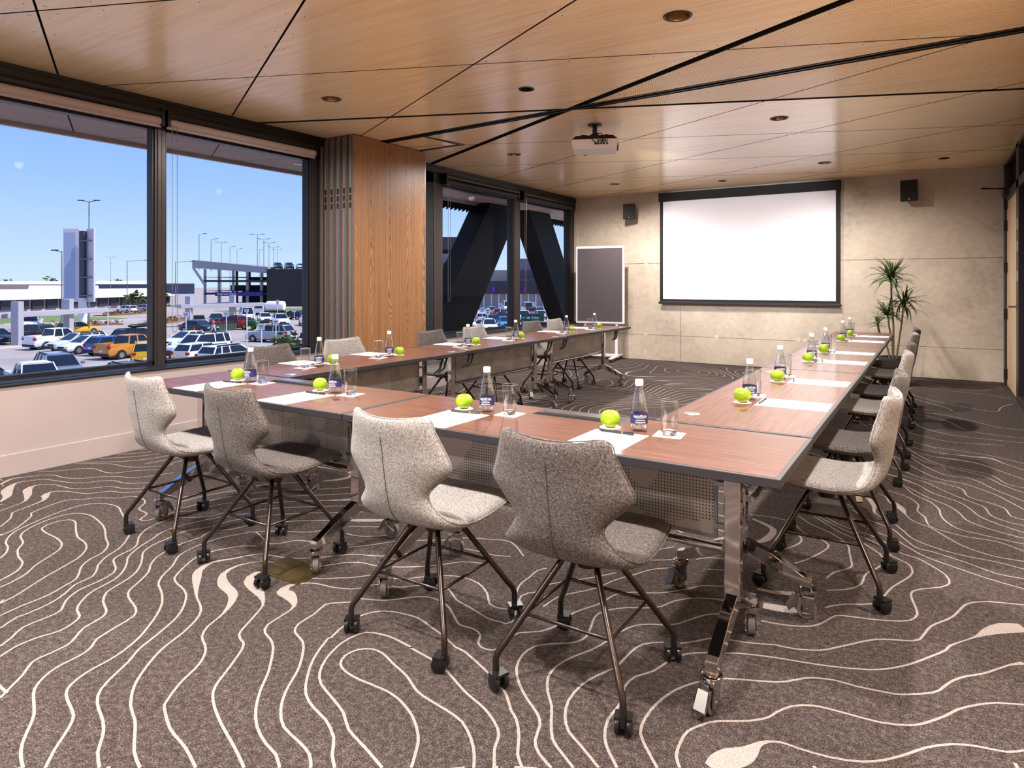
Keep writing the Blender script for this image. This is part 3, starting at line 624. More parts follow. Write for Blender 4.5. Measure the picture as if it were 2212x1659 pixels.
for i, (a, b) in enumerate(WIN[:3]):
    t = empty('roller_blind', (-5.325, (a+b)/2, 2.60), 0, 'pale rolled-up roller blind on the window wall, outside the photo', 'blind', 'roller blinds')
    MB().cyl((0,-(b-a)/2,0), (0,(b-a)/2,0), .034, n=12).build('blind_roll', MAT['blindl'], t, smooth=40)

# ================================================================== OPERABLE WALL PANELS stacked at the pier
PX = [-5.315, -5.225, -5.135, -5.045, -4.955]
ORD = ['nearest the window', 'second from the window', 'in the middle of the stack', 'second from the room side', 'outermost, its oak face to the room']
for i, x_ in enumerate(PX):
    t = empty('operable_wall_panel', (x_, 5.32, 0), 0, 'oak-faced folding wall panel, '+ORD[i]+' of the stack', 'wall panel', 'stacked folding wall panels')
    y0_, y1_ = -.555, .565
    MB().box(-.030, .030, y0_+.006, y1_-.01, .012, H-.01).build('panel_core', MAT['oak'], t)
    MB().box(-.034, .0315, y1_-.012, y1_, .012, H-.01).build('rear_edge', MAT['alu'], t)
    MB().box(-.030, .004, y0_-.006, y0_+.006, .012, H-.03).box(-.02,-.008,y0_-.012,y0_-.006,.012,H-.03).build('seal_channel', MAT['alu'], t)
    MB().box(.008, .032, y0_-.016, y0_+.006, .012, H-.02).build('edge_trim', MAT['bronze'], t, bevel=.002)
    if i == 0: MB().box(-.04, -.031, y0_-.012, y1_, .012, H-.02).build('side_seal', MAT['black'], t)
    for k in range(3): MB().box(-.014, -.001, y0_-.015, y0_-.005, 2.04+k*.075, 2.095+k*.075).build('latch', MAT['blackmatt'], t)
    if i < 4: MB().box(.034, .052, y0_+.02, y1_-.03, .02, H-.05).build('acoustic_seal', MAT['blackmatt'], t)
jb = MB().box(-5.37,-5.352,4.72,4.76,.0,H).build('panel_jamb', MAT['bronze']); struct(jb)

# ================================================================== DOWNLIGHTS and ceiling speakers
MAT['gold'] = M('gold_reflector', (150,112,70), .3, metal=.9); MAT['lens'] = M('lamp_lens', (150,118,78), .4, emit=(255,220,170), estr=.1)
dl_ring = MB().lathe([(.066,.02),(.066,-.002),(.072,-.006),(.080,-.004),(.082,.0)], 32, cap=False).mesh('trim_ring', MAT['frame'], 40)
dl_can = MB().lathe([(.0655,.0),(.060,.03),(.046,.075),(.04,.08)], 32, cap=False).mesh('reflector', MAT['gold'], 60)
dl_lens = MB().lathe([(.001,.079),(.042,.08)], 24, cap=False).mesh('lamp_lens', MAT['lens'])
names = ['nearest the camera', 'above the window-side table, left of the timber pier', 'right of the timber pier', 'behind the projector, to its right', 'above the right end of the screen', 'beside the far left wall speaker']
for i, p in enumerate(LAMPS+LAMPS_ADDED):
    lab = 'round recessed downlight '+names[i] if i < 6 else 'round recessed downlight added out of view to brighten the room'
    t = empty('downlight', (p[0], p[1], H), 0, lab, 'downlight', 'recessed ceiling downlights')
    inst('trim_ring', dl_ring, t); inst('reflector', dl_can, t); inst('lamp_lens', dl_lens, t)
    ld = bpy.data.lights.new('downlight_bulb', 'SPOT'); ld.energy = LAMP_POWER; ld.color = LAMP_COLOR
    ld.spot_size = radians(172); ld.spot_blend = 1.0; ld.shadow_soft_size = .05
    lo_ = bpy.data.objects.new('downlight_bulb', ld); COL.objects.link(lo_); lo_.parent = t; lo_.location = (0, 0, -.03)
sp_ring = MB().lathe([(.0499,.03),(.0499,-.002),(.055,-.006),(.062,-.004),(.063,.0)], 32, cap=False).mesh('trim_ring', MAT['black'], 40)
sp_cone = MB().lathe([(.001,.022),(.02,.012),(.045,.02),(.0505,.03)], 24, cap=False).mesh('speaker_cone', MAT['blackmatt'], 60)
for p, lb in zip(SPEAKERS_C, ('in the ceiling left of the projector', 'in the ceiling above the middle of the screen', 'in the ceiling near the door')):
    t = empty('ceiling_sensor', (p[0], p[1], H), 0, 'small black round fitting '+lb, 'ceiling fitting', 'black ceiling fittings')
    inst('trim_ring', sp_ring, t); inst('cone', sp_cone, t)

# ================================================================== SCREEN, SPEAKERS, PROJECTOR, DISPLAY
t = empty('projection_screen', (-2.46, 10.50, .955), 0, 'large pull-down projection screen with black border on the concrete wall', 'screen')
MB().box(-1.345, 1.345, -.055, .05, 1.66, 1.80).build('screen_case', MAT['blackmatt'], t, bevel=.004)
MB().box(-1.335, 1.335, -.006, .0, .02, 1.70).build('screen_border', MAT['blackmatt'], t)
MB().box(-1.281, 1.281, -.0085, -.0061, .068, 1.682).build('screen_fabric', MAT['screenwhite'], t)
MB().box(-1.355, 1.355, -.022, .012, -.012, .03).build('bottom_bar', MAT['frame'], t, bevel=.005)

def speaker(x, z, wd, ht, dp, yaw, lab):
    t = empty('wall_speaker', (x, YF-.012, z), 0, lab, 'speaker', 'black wall speakers')
    b = MB().prism([(-wd/2,-dp/2),(wd/2,-dp/2),(wd*.32,dp/2),(-wd*.32,dp/2)], -ht/2, ht/2)
    R_ = Matrix.Translation((0,-dp*.5-.07,0)) @ Matrix.Rotation(yaw,4,'Z') @ Matrix.Rotation(radians(8),4,'X')
    b.xf(R_).build('cabinet', MAT['plastic'], t, bevel=.006)
    MB().box(-wd/2+.006, wd/2-.006, -dp/2-.006, -dp/2, -ht/2+.008, ht/2-.008).xf(R_).build('grille', MAT['blackmatt'], t, bevel=.002)
    MB().box(-.012, .012, -dp/2-.008, -dp/2-.005, -ht/2+.025, -ht/2+.04).xf(R_).build('badge', MAT['steel'], t)
    MB().cyl((0,-.09,0), (0,.0,0), .016).box(-.035,.035,-.008,.0,-.05,.05).build('wall_bracket', MAT['black'], t)
    return t
speaker(-4.30, 2.485, .20, .255, .17, radians(22), 'black wall speaker angled towards the room, left of the projection screen')
speaker(-.27, 2.53, .205, .285, .17, radians(-4), 'black wall speaker right of the screen, above the plant')

t = empty('projector', (-2.72, 5.74, H), radians(24), 'white ceiling-mounted projector with black top and cables', 'projector')
MB().lathe([(.001,-.001),(.055,-.001),(.055,-.010),(.03,-.016),(.018,-.02),(.018,-.075),(.03,-.08),(.03,-.10),(.001,-.10)], 20, cap=False).build('ceiling_mount', MAT['black'], t, smooth=40)
MB().bar((-.10,-.07,-.105),(.10,.07,-.105),.02,.014).bar((-.10,.07,-.105),(.10,-.07,-.105),.02,.014).build('mount_arms', MAT['black'], t)
MB().hexa([(-.175,-.125,-.145),(.175,-.125,-.145),(.175,.125,-.145),(-.175,.125,-.145)],[(-.14,-.10,-.11),(.14,-.10,-.11),(.14,.10,-.11),(-.14,.10,-.11)]).build('top_cover', MAT['black'], t, bevel=.004)
t.scale = (1.22,1.22,1.15)
body = MB().hexa([(-.165,-.115,-.225),(.165,-.115,-.225),(.165,.115,-.225),(-.165,.115,-.225)],[(-.18,-.13,-.145),(.18,-.13,-.145),(.18,.13,-.145),(-.18,.13,-.145)]).build('body', MAT['white'], t, bevel=.006)
for k in range(5): MB().box(.168, .182, -.06+k*.03, -.048+k*.03, -.205, -.16).build('vent_slot', MAT['frame'], body)
for k in range(5): MB().box(.0+k*.022, .014+k*.022, -.131, -.122, -.19, -.178).build('port', MAT['blackmatt'], body)
MB().box(.02,.1,-.132,-.122,-.172,-.15).build('connector_panel', MAT['alu'], body)
MB().cyl((-.08,.125,-.19), (-.08,.15,-.19), .035, n=20).build('lens', MAT['black'], t, smooth=40)
MB().tube([(0,-.02,-.08),(-.03,-.10,-.11),(-.02,-.15,-.15),(.01,-.15,-.18),(.02,-.132,-.183)], .004, 6).tube([(0.01,-.02,-.08),(.05,-.12,-.10),(.07,-.15,-.14),(.06,-.132,-.178)], .004, 6).build('cable', MAT['black'], t)

pl = bpy.data.lights.new('projector_beam', 'SPOT'); pl.energy = 330; pl.color = (.96,.97,1); pl.spot_size = radians(42); pl.spot_blend = .5; pl.shadow_soft_size = .03
po = bpy.data.objects.new('projector_beam', pl); COL.objects.link(po); po.parent = t; po.location = (-.08,.17,-.19)
po.rotation_euler = (Matrix.Rotation(-radians(24),3,'Z') @ (Vector((-2.46,10.5,1.83))-Vector((-2.85,5.9,2.6)))).to_track_quat('-Z','Y').to_euler()
t = empty('display_board', (-4.70, 10.12, 0), radians(9), 'tall portrait display board with pale frame on a white wheeled stand', 'display')
MB().box(-.415, .415, -.02, .025, .61, 1.90).build('frame', MAT['white'], t, bevel=.006)
MB().box(-.385, .385, -.024, -.0201, .645, 1.865).build('screen', MAT['panelglass'], t)
for x_ in (-.27, .27): MB().box(x_-.022, x_+.022, .027, .06, .075, 1.5).build('post', MAT['white'], t, bevel=.003)
MB().box(-.30, .30, .02, .065, .06, .105).build('crossbar', MAT['white'], t, bevel=.003)
for x_ in (-.27, .27):
    f_ = MB().hexa([(x_-.03,-.36,.055),(x_+.03,-.36,.055),(x_+.03,.38,.055),(x_-.03,.38,.055)],[(x_-.028,-.36,.075),(x_+.028,-.36,.075),(x_+.03,.38,.085),(x_-.03,.38,.085)])
    ft = f_.build('foot', MAT['white'], t, bevel=.003)
    for y_ in (-.32, .34): MB().cyl((x_-.013,y_,.025), (x_+.013,y_,.025), .0249, n=14).cyl((x_,y_,.03),(x_,y_,.056),.01).build('castor', MAT['plastic'], ft, smooth=40)
MB().box(.28, .30, -.012, .02, .45, .62).build('side_bracket', MAT['white'], t)

# ================================================================== PLANT
t = empty('dracaena_plant', (-.42, 9.65, 0), 0, 'potted dracaena with spiky leaf heads standing in front of the concrete wall', 'plant')
MB().lathe([(.001,0),(.13,0),(.16,.02),(.18,.33),(.18,.35),(.165,.35),(.16,.31),(.001,.31)], 28, cap=False).build('pot', M('dark_pot',(52,50,50),.5), t, smooth=40)
MB().lathe([(.001,.318),(.159,.316)], 20, cap=False).build('soil', M('soil',(48,36,28),.95), t)
def leaf_mesh(L, droop, wd):
    vs = []; n = 7
    for i in range(n+1):
        u = i/n; x = L*u*(1-.22*droop*u); z = L*(.30*u-droop*.75*u*u)
        hw = wd*(sin(pi*min(1,(u*.93+.07)))**.6)*(1 if u < .98 else .2)
        vs += [(x,-hw,z+hw*.35),(x,0,z),(x,hw,z+hw*.35)]
    fs = []
    for i in range(n): fs += [(3*i,3*i+3,3*i+4,3*i+1),(3*i+1,3*i+4,3*i+5,3*i+2)]
    m_ = MB().add(vs, fs); return m_.mesh('leaf', MAT['leaf'], 60)
LV = [leaf_mesh(.34,.25,.011), leaf_mesh(.38,.7,.012), leaf_mesh(.34,1.1,.011), leaf_mesh(.28,.1,.010)]
heads = [((-.03,.0,1.34), 1.0, 85), ((.10,.03,1.02), .95, 75), ((-.06,-.02,.88), .80, 60), ((-.18,.0,.76), .6, 40)]
rl = random.Random(3)
for (hx, hy, hz), sc, n in heads:
    P_ = [(hx*.25,hy*.3,.31),(hx*.5+.01,hy*.5,.31+(hz-.31)*.4),(hx*.9,hy,.31+(hz-.31)*.75),(hx,hy,hz)]
    MB().tube([c_[:3] for c_ in catmull([q for q in P_], step=.06)], .011, 8).build('stem', MAT['stem'], t, smooth=60)
    for k in range(n):
        lf = inst('leaf', LV[rl.randrange(4)], t, (hx+rl.uniform(-.01,.01), hy+rl.uniform(-.01,.01), hz-.06+.10*rl.random()))
        lf.rotation_euler = (rl.uniform(-.3,.3), -rl.uniform(-.45, 1.2), rl.uniform(0,2*pi)); s_ = sc*rl.uniform(.75,1.08); lf.scale = (s_,s_,s_)

# ================================================================== FLOOR BOX
t = empty('floor_box', (-2.40, 1.952, 0), radians(0), 'square brass floor socket box set in the carpet between the front chairs', 'floor box')
MB().box(-.135, .135, -.085, .085, .0, .006).build('surround', MAT['brass'], t, bevel=.002)
for s_ in (-1, 1): MB().box(s_*.064-.058, s_*.064+.058, -.075, .075, .0062, .009).build('lid', MAT['brass'], t, bevel=.001)
# ================================================================== FLIP-TOP TABLES
TZ = .73
# one swivelling table castor (origin at floor under the stem)
cw = MB().cyl((-.012,.012,.037), (.012,.012,.037), .037, n=20).mesh('wheel', MAT['rubber'], 40)
chb = MB().cyl((-.0135,.012,.037), (.0135,.012,.037), .022, n=16).mesh('hub', MAT['plastic'], 40)
cfk = MB().box(-.021,-.0155,-.012,.03,.02,.092).box(.0155,.021,-.012,.03,.02,.092).box(-.021,.021,-.02,.032,.088,.098).cyl((-.024,.012,.037),(.024,.012,.037),.006,n=10).lathe([(.001,.098),(.030,.098),(.032,.104),(.032,.110),(.024,.114),(.001,.114)],20).mesh('fork', MAT['chrome'], 40)
cpd = MB().hexa([(-.016,.04,.06),(.016,.04,.06),(.016,.055,.085),(-.016,.055,.085)],[(-.018,.078,.028),(.018,.078,.028),(.018,.082,.036),(-.018,.082,.036)]).box(-.01,.01,.036,.05,.078,.094).mesh('brake_pedal', MAT['steel'], 40)
def make_table(L, W, loc, rz, lab, grp, feet_rot):
    t = empty('flip_top_table', loc, rz, lab, 'table', grp)
    top = MB().box(-L/2, L/2, -W/2, W/2, TZ-.028, TZ-.0006).build('tabletop', MAT['edge'], t, bevel=.002)
    MB().box(-L/2+.014, L/2-.014, -W/2+.014, W/2-.014, TZ-.003, TZ).build('veneer', MAT['veneer'], top)
    for s_ in (-1, 1):
        xc = s_*(L/2-.2)
        lg = MB().box(xc-.026, xc+.026, -.02, .02, .235, TZ-.03).build('leg', MAT['chrome'], t, bevel=.003)
        ft = MB()
        for d_ in (-1, 1):
            pr = [(0,.262),(0,.205),(d_*.09,.170),(d_*.232,.118),(d_*.262,.114),(d_*.262,.150),(d_*.235,.156),(d_*.11,.222)]
            if d_ < 0: pr = pr[::-1]
            ft.prismx(pr, xc-.019, xc+.019)
        ft = ft.build('foot', MAT['chrome'], t, bevel=.002)
        for d_ in (-1, 1):
            c_ = empty('castor', (xc, d_*.25, 0), feet_rot[(s_+1)//2*2+(d_+1)//2], parent=t)
            for n_, m_ in (('wheel',cw),('hub',chb),('fork',cfk),('brake_pedal',cpd)): inst(n_, m_, c_)
        MB().box(xc-.05, xc+.05, -.2, .2, TZ-.05, TZ-.0285).build('top_bracket', MAT['black'], t)
        # flip levers under the inner edge
        for q in (0, .055):
            lv = MB().bar((xc-.15+q,.13,TZ-.04),(xc-.105+q,.13,TZ-.14),.02,.006).bar((xc-.106+q,.13,TZ-.138),(xc-.04+q,.13,TZ-.165),.02,.006)
            lv.build('flip_lever', MAT['alu'], t)
    x0, x1 = -L/2+.226, L/2-.226
    MB().cyl((x0,-.045,.672), (x1,-.045,.672), .016, n=14).build('top_rail', MAT['chrome'], t, smooth=40)
    MB().cyl((x0,-.03,.405), (x1,-.03,.405), .014, n=14).build('lower_rail', MAT['chrome'], t, smooth=40)
    mp = MB().box(x0+.03, x1-.03, -.006, .0, .43, .645).build('modesty_panel', MAT['modesty'], t)
    MB().box(x0+.025,x1-.025,-.01,.004,.425,.436).box(x0+.025,x1-.025,-.01,.004,.640,.652).box(x1-.036,x1-.025,-.01,.004,.436,.64).box(x0+.025,x0+.036,-.01,.004,.436,.64).build('panel_frame', MAT['alu'], mp)
    for s_ in (-1, 1):
        for z_ in (.60, .46): MB().box(s_*x1-.036, s_*x1+.022, -.012, .004, z_, z_+.015).build('panel_clip', MAT['steel'], t)
    return t
def grommet(t, x, y, r=.03):
    MB().lathe([(.001,.0012),(r*.7,.0012),(r,.0026),(r*1.1,.0005)], 20, c=(x,y,TZ), cap=False).build('cable_grommet', MAT['alu'], t, smooth=60)
def cablebox(t, x, y):
    b = MB().hexa([(x-.20,y-.06,TZ),(x+.20,y-.06,TZ),(x+.20,y+.06,TZ),(x-.20,y+.06,TZ)],[(x-.175,y-.045,TZ+.008),(x+.175,y-.045,TZ+.008),(x+.175,y+.045,TZ+.008),(x-.175,y+.045,TZ+.008)]).build('cable_box', MAT['black'], t, bevel=.002)
    MB().box(x-.155, x+.155, y-.032, y+.032, TZ+.0081, TZ+.0105).build('cable_lid', MAT['panelglass'], b)
G1 = 'flip-top tables in the U'
tb = {}
tb['fl'] = make_table(1.625, .58, (-2.897, 2.235, 0), 0, 'flip-top table at the front left corner, by the window', G1, (.3, -.6, .8, 1.8))
tb['fr'] = make_table(1.72, .58, (-1.217, 2.235, 0), 0, 'nearest flip-top table, its corner closest to the camera', G1, (.5, 2.0, 2.95, .3))
for i, (y0_, y1_) in enumerate(((2.54,4.492),(4.50,6.432),(6.44,8.37))):
    tb['r%d' % i] = make_table(y1_-y0_, .58, (-.65, (y0_+y1_)/2, 0), pi/2, ('nearest', 'middle', 'farthest')[i]+' flip-top table in the right row', G1, (.4, 1.2, 2.2, .5))
for i, (y0_, y1_, xc) in enumerate(((2.54,4.285,-3.445),(4.293,6.08,-3.475),(6.088,7.87,-3.515))):
    tb['l%d' % i] = make_table(y1_-y0_, .57, (xc, (y0_+y1_)/2, 0), -pi/2, ('nearest', 'middle', 'farthest')[i]+' flip-top table in the window-side row', G1, (.6, 2.5, -.8, 1.4))
cablebox(tb['fr'], 0, .20); cablebox(tb['fl'], -.02, .20)
for k_ in ('r0','r1','r2','l0','l1','l2'):
    Lh = tb[k_].children[0].dimensions.x/2 if False else .86
    grommet(tb[k_], -.78, .20); grommet(tb[k_], .78, .20)

# ================================================================== CHAIRS
# profile of the upholstered shell: (y, z, half width, forward curl, thickness)
PR = [(.245,.438,.150,.000,.020),(.235,.452,.185,.002,.030),(.20,.460,.207,.004,.040),(.12,.456,.222,.006,.046),(.03,.446,.230,.010,.050),(-.06,.440,.232,.018,.052),
      (-.13,.446,.230,.030,.052),(-.180,.466,.206,.034,.050),(-.208,.500,.176,.030,.046),(-.222,.538,.150,.026,.043),(-.230,.570,.150,.028,.042),(-.236,.606,.184,.040,.041),
      (-.242,.640,.222,.052,.040),(-.247,.668,.238,.056,.038),(-.254,.715,.220,.054,.037),(-.262,.755,.204,.050,.036),(-.269,.790,.190,.046,.034),(-.272,.808,.178,.044,.028),(-.273,.815,.160,.042,.018)]
def prof(u):
    x = u*(len(PR)-1); i = min(int(x), len(PR)-2); f_ = x-i
    p0 = PR[max(i-1,0)]; p1 = PR[i]; p2 = PR[i+1]; p3 = PR[min(i+2,len(PR)-1)]
    return [.5*((2*p1[j])+(-p0[j]+p2[j])*f_+(2*p0[j]-5*p1[j]+4*p2[j]-p3[j])*f_*f_+(-p0[j]+3*p1[j]-3*p2[j]+p3[j])*f_**3) for j in range(5)]
def shell_pt(u, t_):
    y, z, hw, cu, th = prof(u)
    a = abs(t_)
    back = min(1, max(0, (u-.30)/.24)); back = back*back*(3-2*back)
    cy_ = cu*a**2.2
    # seat sides curl up, back wings curl forward; top edge dips in the middle
    return Vector((hw*t_, y+cy_*back, z+cy_*(1-back)*.55+(.014*a*a if u > .9 else 0))), th
NU, NV = 44, 13
tt = [sin(pi/2*(-1+2*k/(NV-1)))*.35+(-1+2*k/(NV-1))*.65 for k in range(NV)]
vs = []; inn = []; out = []
for i in range(NU):
    u = i/(NU-1)
    for k in range(NV):
        p, th = shell_pt(u, tt[k]); e1 = 1e-3
        du = shell_pt(min(u+e1,1), tt[k])[0]-shell_pt(max(u-e1,0), tt[k])[0]
        dt = shell_pt(u, min(tt[k]+e1,1))[0]-shell_pt(u, max(tt[k]-e1,-1))[0]
        nrm = du.cross(dt); nrm = nrm.normalized() if nrm.length > 1e-9 else Vector((0,0,1))
        if nrm.z < 0 and u < .4: nrm = -nrm
        if u >= .4 and nrm.y < 0: nrm = -nrm
        ed = sqrt(max(0, 1-abs(tt[k])**5))*.72+.28
        inn.append(p+nrm*th*.5*ed); out.append(p-nrm*th*.5*ed)
m0 = MB(); vs = inn+out; O_ = NU*NV; fs = []
for i in range(NU-1):
    for k in range(NV-1):
        a = i*NV+k; b = a+1; c_ = a+NV+1; d_ = a+NV
        fs.append((a,d_,c_,b)); fs.append((O_+a,O_+b,O_+c_,O_+d_))
for i in range(NU-1):
    a = i*NV; b = (i+1)*NV; fs.append((a,O_+a,O_+b,b))
    a += NV-1; b += NV-1; fs.append((a,b,O_+b,O_+a))
for k in range(NV-1):
    fs.append((k,k+1,O_+k+1,O_+k)); a = (NU-1)*NV+k; fs.append((a,O_+a,O_+a+1,a+1))
m0.add(vs, fs)
shell_me = m0.mesh('upholstered_shell', MAT['fabric_l'], 180)
bm_ = bmesh.new(); bm_.from_mesh(shell_me); bmesh.ops.recalc_face_normals(bm_, faces=bm_.faces); bm_.to_mesh(shell_me); bm_.free()
sm = []
for i in range(NU):
    u = i/(NU-1); y, z, hw, cu, th = prof(u)
    if y < -.1 and .452 < z < .765: sm.append(out[i*NV+NV//2]+Vector((0,-.0002,0)))
seam_me = MB().tube([tuple(q) for q in sm], .0016, 6).mesh('back_seam', MAT['seam'])
def rim_pts(side):
    r = []
    for i in range(NU): 
        p = (inn[i*NV+(0 if side < 0 else NV-1)]+out[i*NV+(0 if side < 0 else NV-1)])/2
        r.append(tuple(p+Vector((side*.004,0,0))))
    return r
rim = rim_pts(-1)+[tuple((inn[(NU-1)*NV+k]+out[(NU-1)*NV+k])/2+Vector((0,0,.003))) for k in range(1,NV-1)]+rim_pts(1)[::-1]
rim_me = MB().tube(rim, .0022, 5).mesh('piping', MAT['fabric_l'], 60)
hub_me = MB().box(-.09,.09,-.09,.09,.398,.412).lathe([(.001,.355),(.035,.358),(.045,.40),(.001,.40)],16).mesh('seat_plate', MAT['tube'], 40)
LG = .215
leg_me = MB().tube([(.045,.045,.400),(.06,.06,.385),(LG-.02,LG-.02,.135),(LG-.006,LG-.006,.112),(LG,LG,.092),(LG,LG,.05)], .0105, 10).mesh('leg', MAT['tube'], 60)
br = []
for k in range(4):
    a = pi/4+pi/2*k; q = .148*sqrt(2)
    br.append((q*cos(a), q*sin(a), .222))
brace_me = MB().tube(br, .006, 8, closed=True).mesh('brace_ring', MAT['tube'], 60)
cas_body = MB().box(-.007,.007,-.012,.02,.03,.052).cyl((0,0,.03),(0,0,.062),.011,n=10).box(-.026,.026,-.004,.034,.046,.054).mesh('castor_housing', MAT['plastic'], 40)
def twin(x0, x1): return MB().lathe([(.001,x0),(.018,x0),(.0255,x0+.003),(.0265,(x0+x1)/2),(.0255,x1-.003),(.018,x1),(.001,x1)],20).xf(Matrix.Translation((0,.014,.0265)) @ Matrix.Rotation(pi/2,4,'Y')).mesh('wheel', MAT['plastic'], 40)
tw1, tw2 = twin(-.026,-.008), twin(.008,.026)
rc = random.Random(11)
def make_chair(loc, rz, dark, lab, grp, twist=0):
    t = empty('swivel_chair', (loc[0],loc[1],0), rz, lab, 'chair', grp)
    mt = MAT['fabric_d'] if dark else MAT['fabric_l']
    sh = inst('upholstered_shell', shell_me, t, rot=(0,0,twist), mat=mt)
    inst('back_seam', seam_me, sh); inst('piping', rim_me, sh, mat=mt)
    inst('seat_plate', hub_me, t)
    for k in range(4): inst('leg', leg_me, t, rot=(0,0,pi/2*k))
    inst('brace_ring', brace_me, t)
    for k in range(4):
        a = pi/4+pi/2*k; q = LG*sqrt(2)
        c_ = empty('castor', (q*cos(a), q*sin(a), 0), rc.uniform(0,2*pi), parent=t)
        inst('castor_housing', cas_body, c_); inst('wheel', tw1, c_); inst('wheel', tw2, c_)
    return t
ORDF = ['leftmost', 'second from the left', 'third from the left', 'nearest, rightmost']
for i, (x_, y_, dk, tw_) in enumerate(((-3.25,2.0,0,-.08),(-2.58,2.0,1,-.06),(-1.57,1.93,0,-.04),(-.95,1.95,1,.0))):
    make_chair((x_, y_), 0, dk, ('dark' if dk else 'light')+' grey felt chair, '+ORDF[i]+' of the front row', 'chairs along the front tables', tw_)
ST = ['nearest', 'second', 'third', 'fourth', 'fifth', 'farthest']
NTH = ['first', 'second', 'third', 'fourth', 'fifth', 'sixth']
for i, (y_, dk) in enumerate(((3.14,0),(3.85,1),(5.02,0),(5.82,1),(6.98,0),(7.72,1))):
    make_chair((-.39, y_), pi/2, dk, ('dark' if dk else 'light')+' grey felt chair, '+NTH[i]+' from the camera along the right row', 'chairs along the right tables', (-.02,.03,0,.02,-.03,.02)[i])
for i, (y_, dk) in enumerate(((3.10,1),(3.80,0),(4.92,1),(5.63,0),(6.80,1),(7.38,0))):
    make_chair((-3.83, y_), -pi/2, dk, ('dark' if dk else 'light')+' grey felt chair, '+NTH[i]+' from the camera along the window side', 'chairs along the window-side tables', (.03,-.02,.0,.02,-.02,.03)[i])

# ================================================================== PLACE SETTINGS
bt_me = MB().lathe([(.001,.0),(.024,.0),(.030,.004),(.0315,.010),(.0315,.070),(.0305,.078),(.026,.102),(.0205,.130),(.0158,.150),(.0138,.160),(.0134,.170),(.001,.170)], 28, cap=False).mesh('glass_body', MAT['water'], 50)
cap_me = MB().lathe([(.001,.1795),(.0,.19),(.0138,.19),(.0150,.188),(.0152,.172),(.0148,.168),(.0138,.1675),(.0138,.171)][::-1], 24, cap=False).mesh('cap', MAT['cap'], 50)
lab_me = MB().lathe([(.0319,.030),(.0319,.066)], 36, cap=False).mesh('label', MAT['label'], 60)
def label_text():
    out_ = MB()
    for txt, sz, z_, w_ in (('NOVOTEL', .0092, .0530, .0),):
        if sz == 0: continue
        cu = bpy.data.curves.new('txt', 'FONT'); cu.body = txt; cu.size = sz*1.25; cu.align_x = 'CENTER'; cu.resolution_u = 2; cu.offset = .00012
        ob = bpy.data.objects.new('txt', cu); COL.objects.link(ob)
        bpy.context.view_layer.update()
        me = bpy.data.meshes.new_from_object(ob.evaluated_get(bpy.context.evaluated_depsgraph_get()))
        vs_ = [(v.co.x, v.co.y) for v in me.vertices]; fs_ = [tuple(p.vertices) for p in me.polygons]
        R_ = .0322
        out_.add([(R_*sin(x/R_), -R_*cos(x/R_), z_+y) for x, y in vs_], fs_)
        bpy.data.objects.remove(ob); bpy.data.curves.remove(cu); bpy.data.meshes.remove(me)
    return out_
lt = label_text()
def arc_strip(mb, x0, x1, z0, z1, R_=.0322, n=8):
    vs_ = []
    for k in range(n+1):
        x = x0+(x1-x0)*k/n; vs_ += [(R_*sin(x/R_),-R_*cos(x/R_),z0),(R_*sin(x/R_),-R_*cos(x/R_),z1)]
    mb.add(vs_, [(2*k,2*k+2,2*k+3,2*k+1) for k in range(n)])
arc_strip(lt, -.015, .015, .0498, .0506); arc_strip(lt, -.018, .018, .0436, .0452); arc_strip(lt, -.019, .019, .0372, .0384); arc_strip(lt, -.021, .021, .0338, .0350)
# the swoosh above the name
sw = []
for k in range(9):
    x = -.004+.012*k/8; zc_ = .0615+.0030*(k/8)**2; hh = .0007*sin(pi*k/8)+.0001
    sw += [(.0322*sin(x/.0322),-.0322*cos(x/.0322),zc_-hh),(.0322*sin(x/.0322),-.0322*cos(x/.0322),zc_+hh)]
lt.add(sw, [(2*k,2*k+2,2*k+3,2*k+1) for k in range(8)])
print_me = lt.mesh('label_print', MAT['print'])
gl_me = MB().lathe([(.0294,.0135),(.0325,.1235)], 32, cap=False).mesh('glass_wall', MAT['thinglass'], 50)
gb_me = MB().lathe([(.001,.0),(.026,.0),(.0285,.003),(.0293,.0135),(.026,.0155),(.001,.015)], 28, cap=False).mesh('glass_base', MAT['glass'], 50)
gr_me = MB().lathe([(.0314,.1232),(.0325,.1222),(.0335,.1234),(.0325,.1248),(.0314,.1238)], 32, cap=False).mesh('rim', MAT['glass'], 80)
pap_me = MB().box(-.104,.104,-.1475,.1475,0,.0008).mesh('paper', MAT['paper'])
MAT['faint'] = M('faint_print', (226,220,228), .6)
pf_me = MB()
for k in range(3): pf_me.box(-.06,.03,-.128+k*.008,-.126+k*.008,.0008,.00095)
pf_me = pf_me.box(.045,.085,-.13,-.105,.0008,.00095).mesh('letterhead', MAT['faint'])
sq_me = MB().box(-.05,.05,-.05,.05,0,.0010).mesh('coaster', MAT['paper'])
dc_me = MB().lathe([(.001,.0),(.039,.0),(.040,.0007),(.039,.0014),(.001,.0014)], 32, cap=False).mesh('coaster', MAT['paper'], 30)
ap = []
for i in range(15):
    a = pi*i/14; r_ = .0365*sin(a)**.92*(1.02 if a < pi/2 else 1); z_ = .034-.034*cos(a)
    if i > 11: z_ -= .012*((i-11)/3)**2
    if i < 3: z_ += .004*((3-i)/3)**2
    ap.append((max(r_,.0008), z_))
apb = MB().lathe(ap, 24, cap=False)
apb.v = [(x*(1+.025*cos(5*math.atan2(y,x))*(.068-z)/.068), y*(1+.025*cos(5*math.atan2(y,x))*(.068-z)/.068), z) for x,y,z in apb.v]
ap_me = apb.mesh('apple_flesh', MAT['apple'], 180)
st_me = MB().tube([(0,0,.054),(.001,0,.062),(.004,.001,.071)], .0014, 6).mesh('stalk', MAT['stalk'])
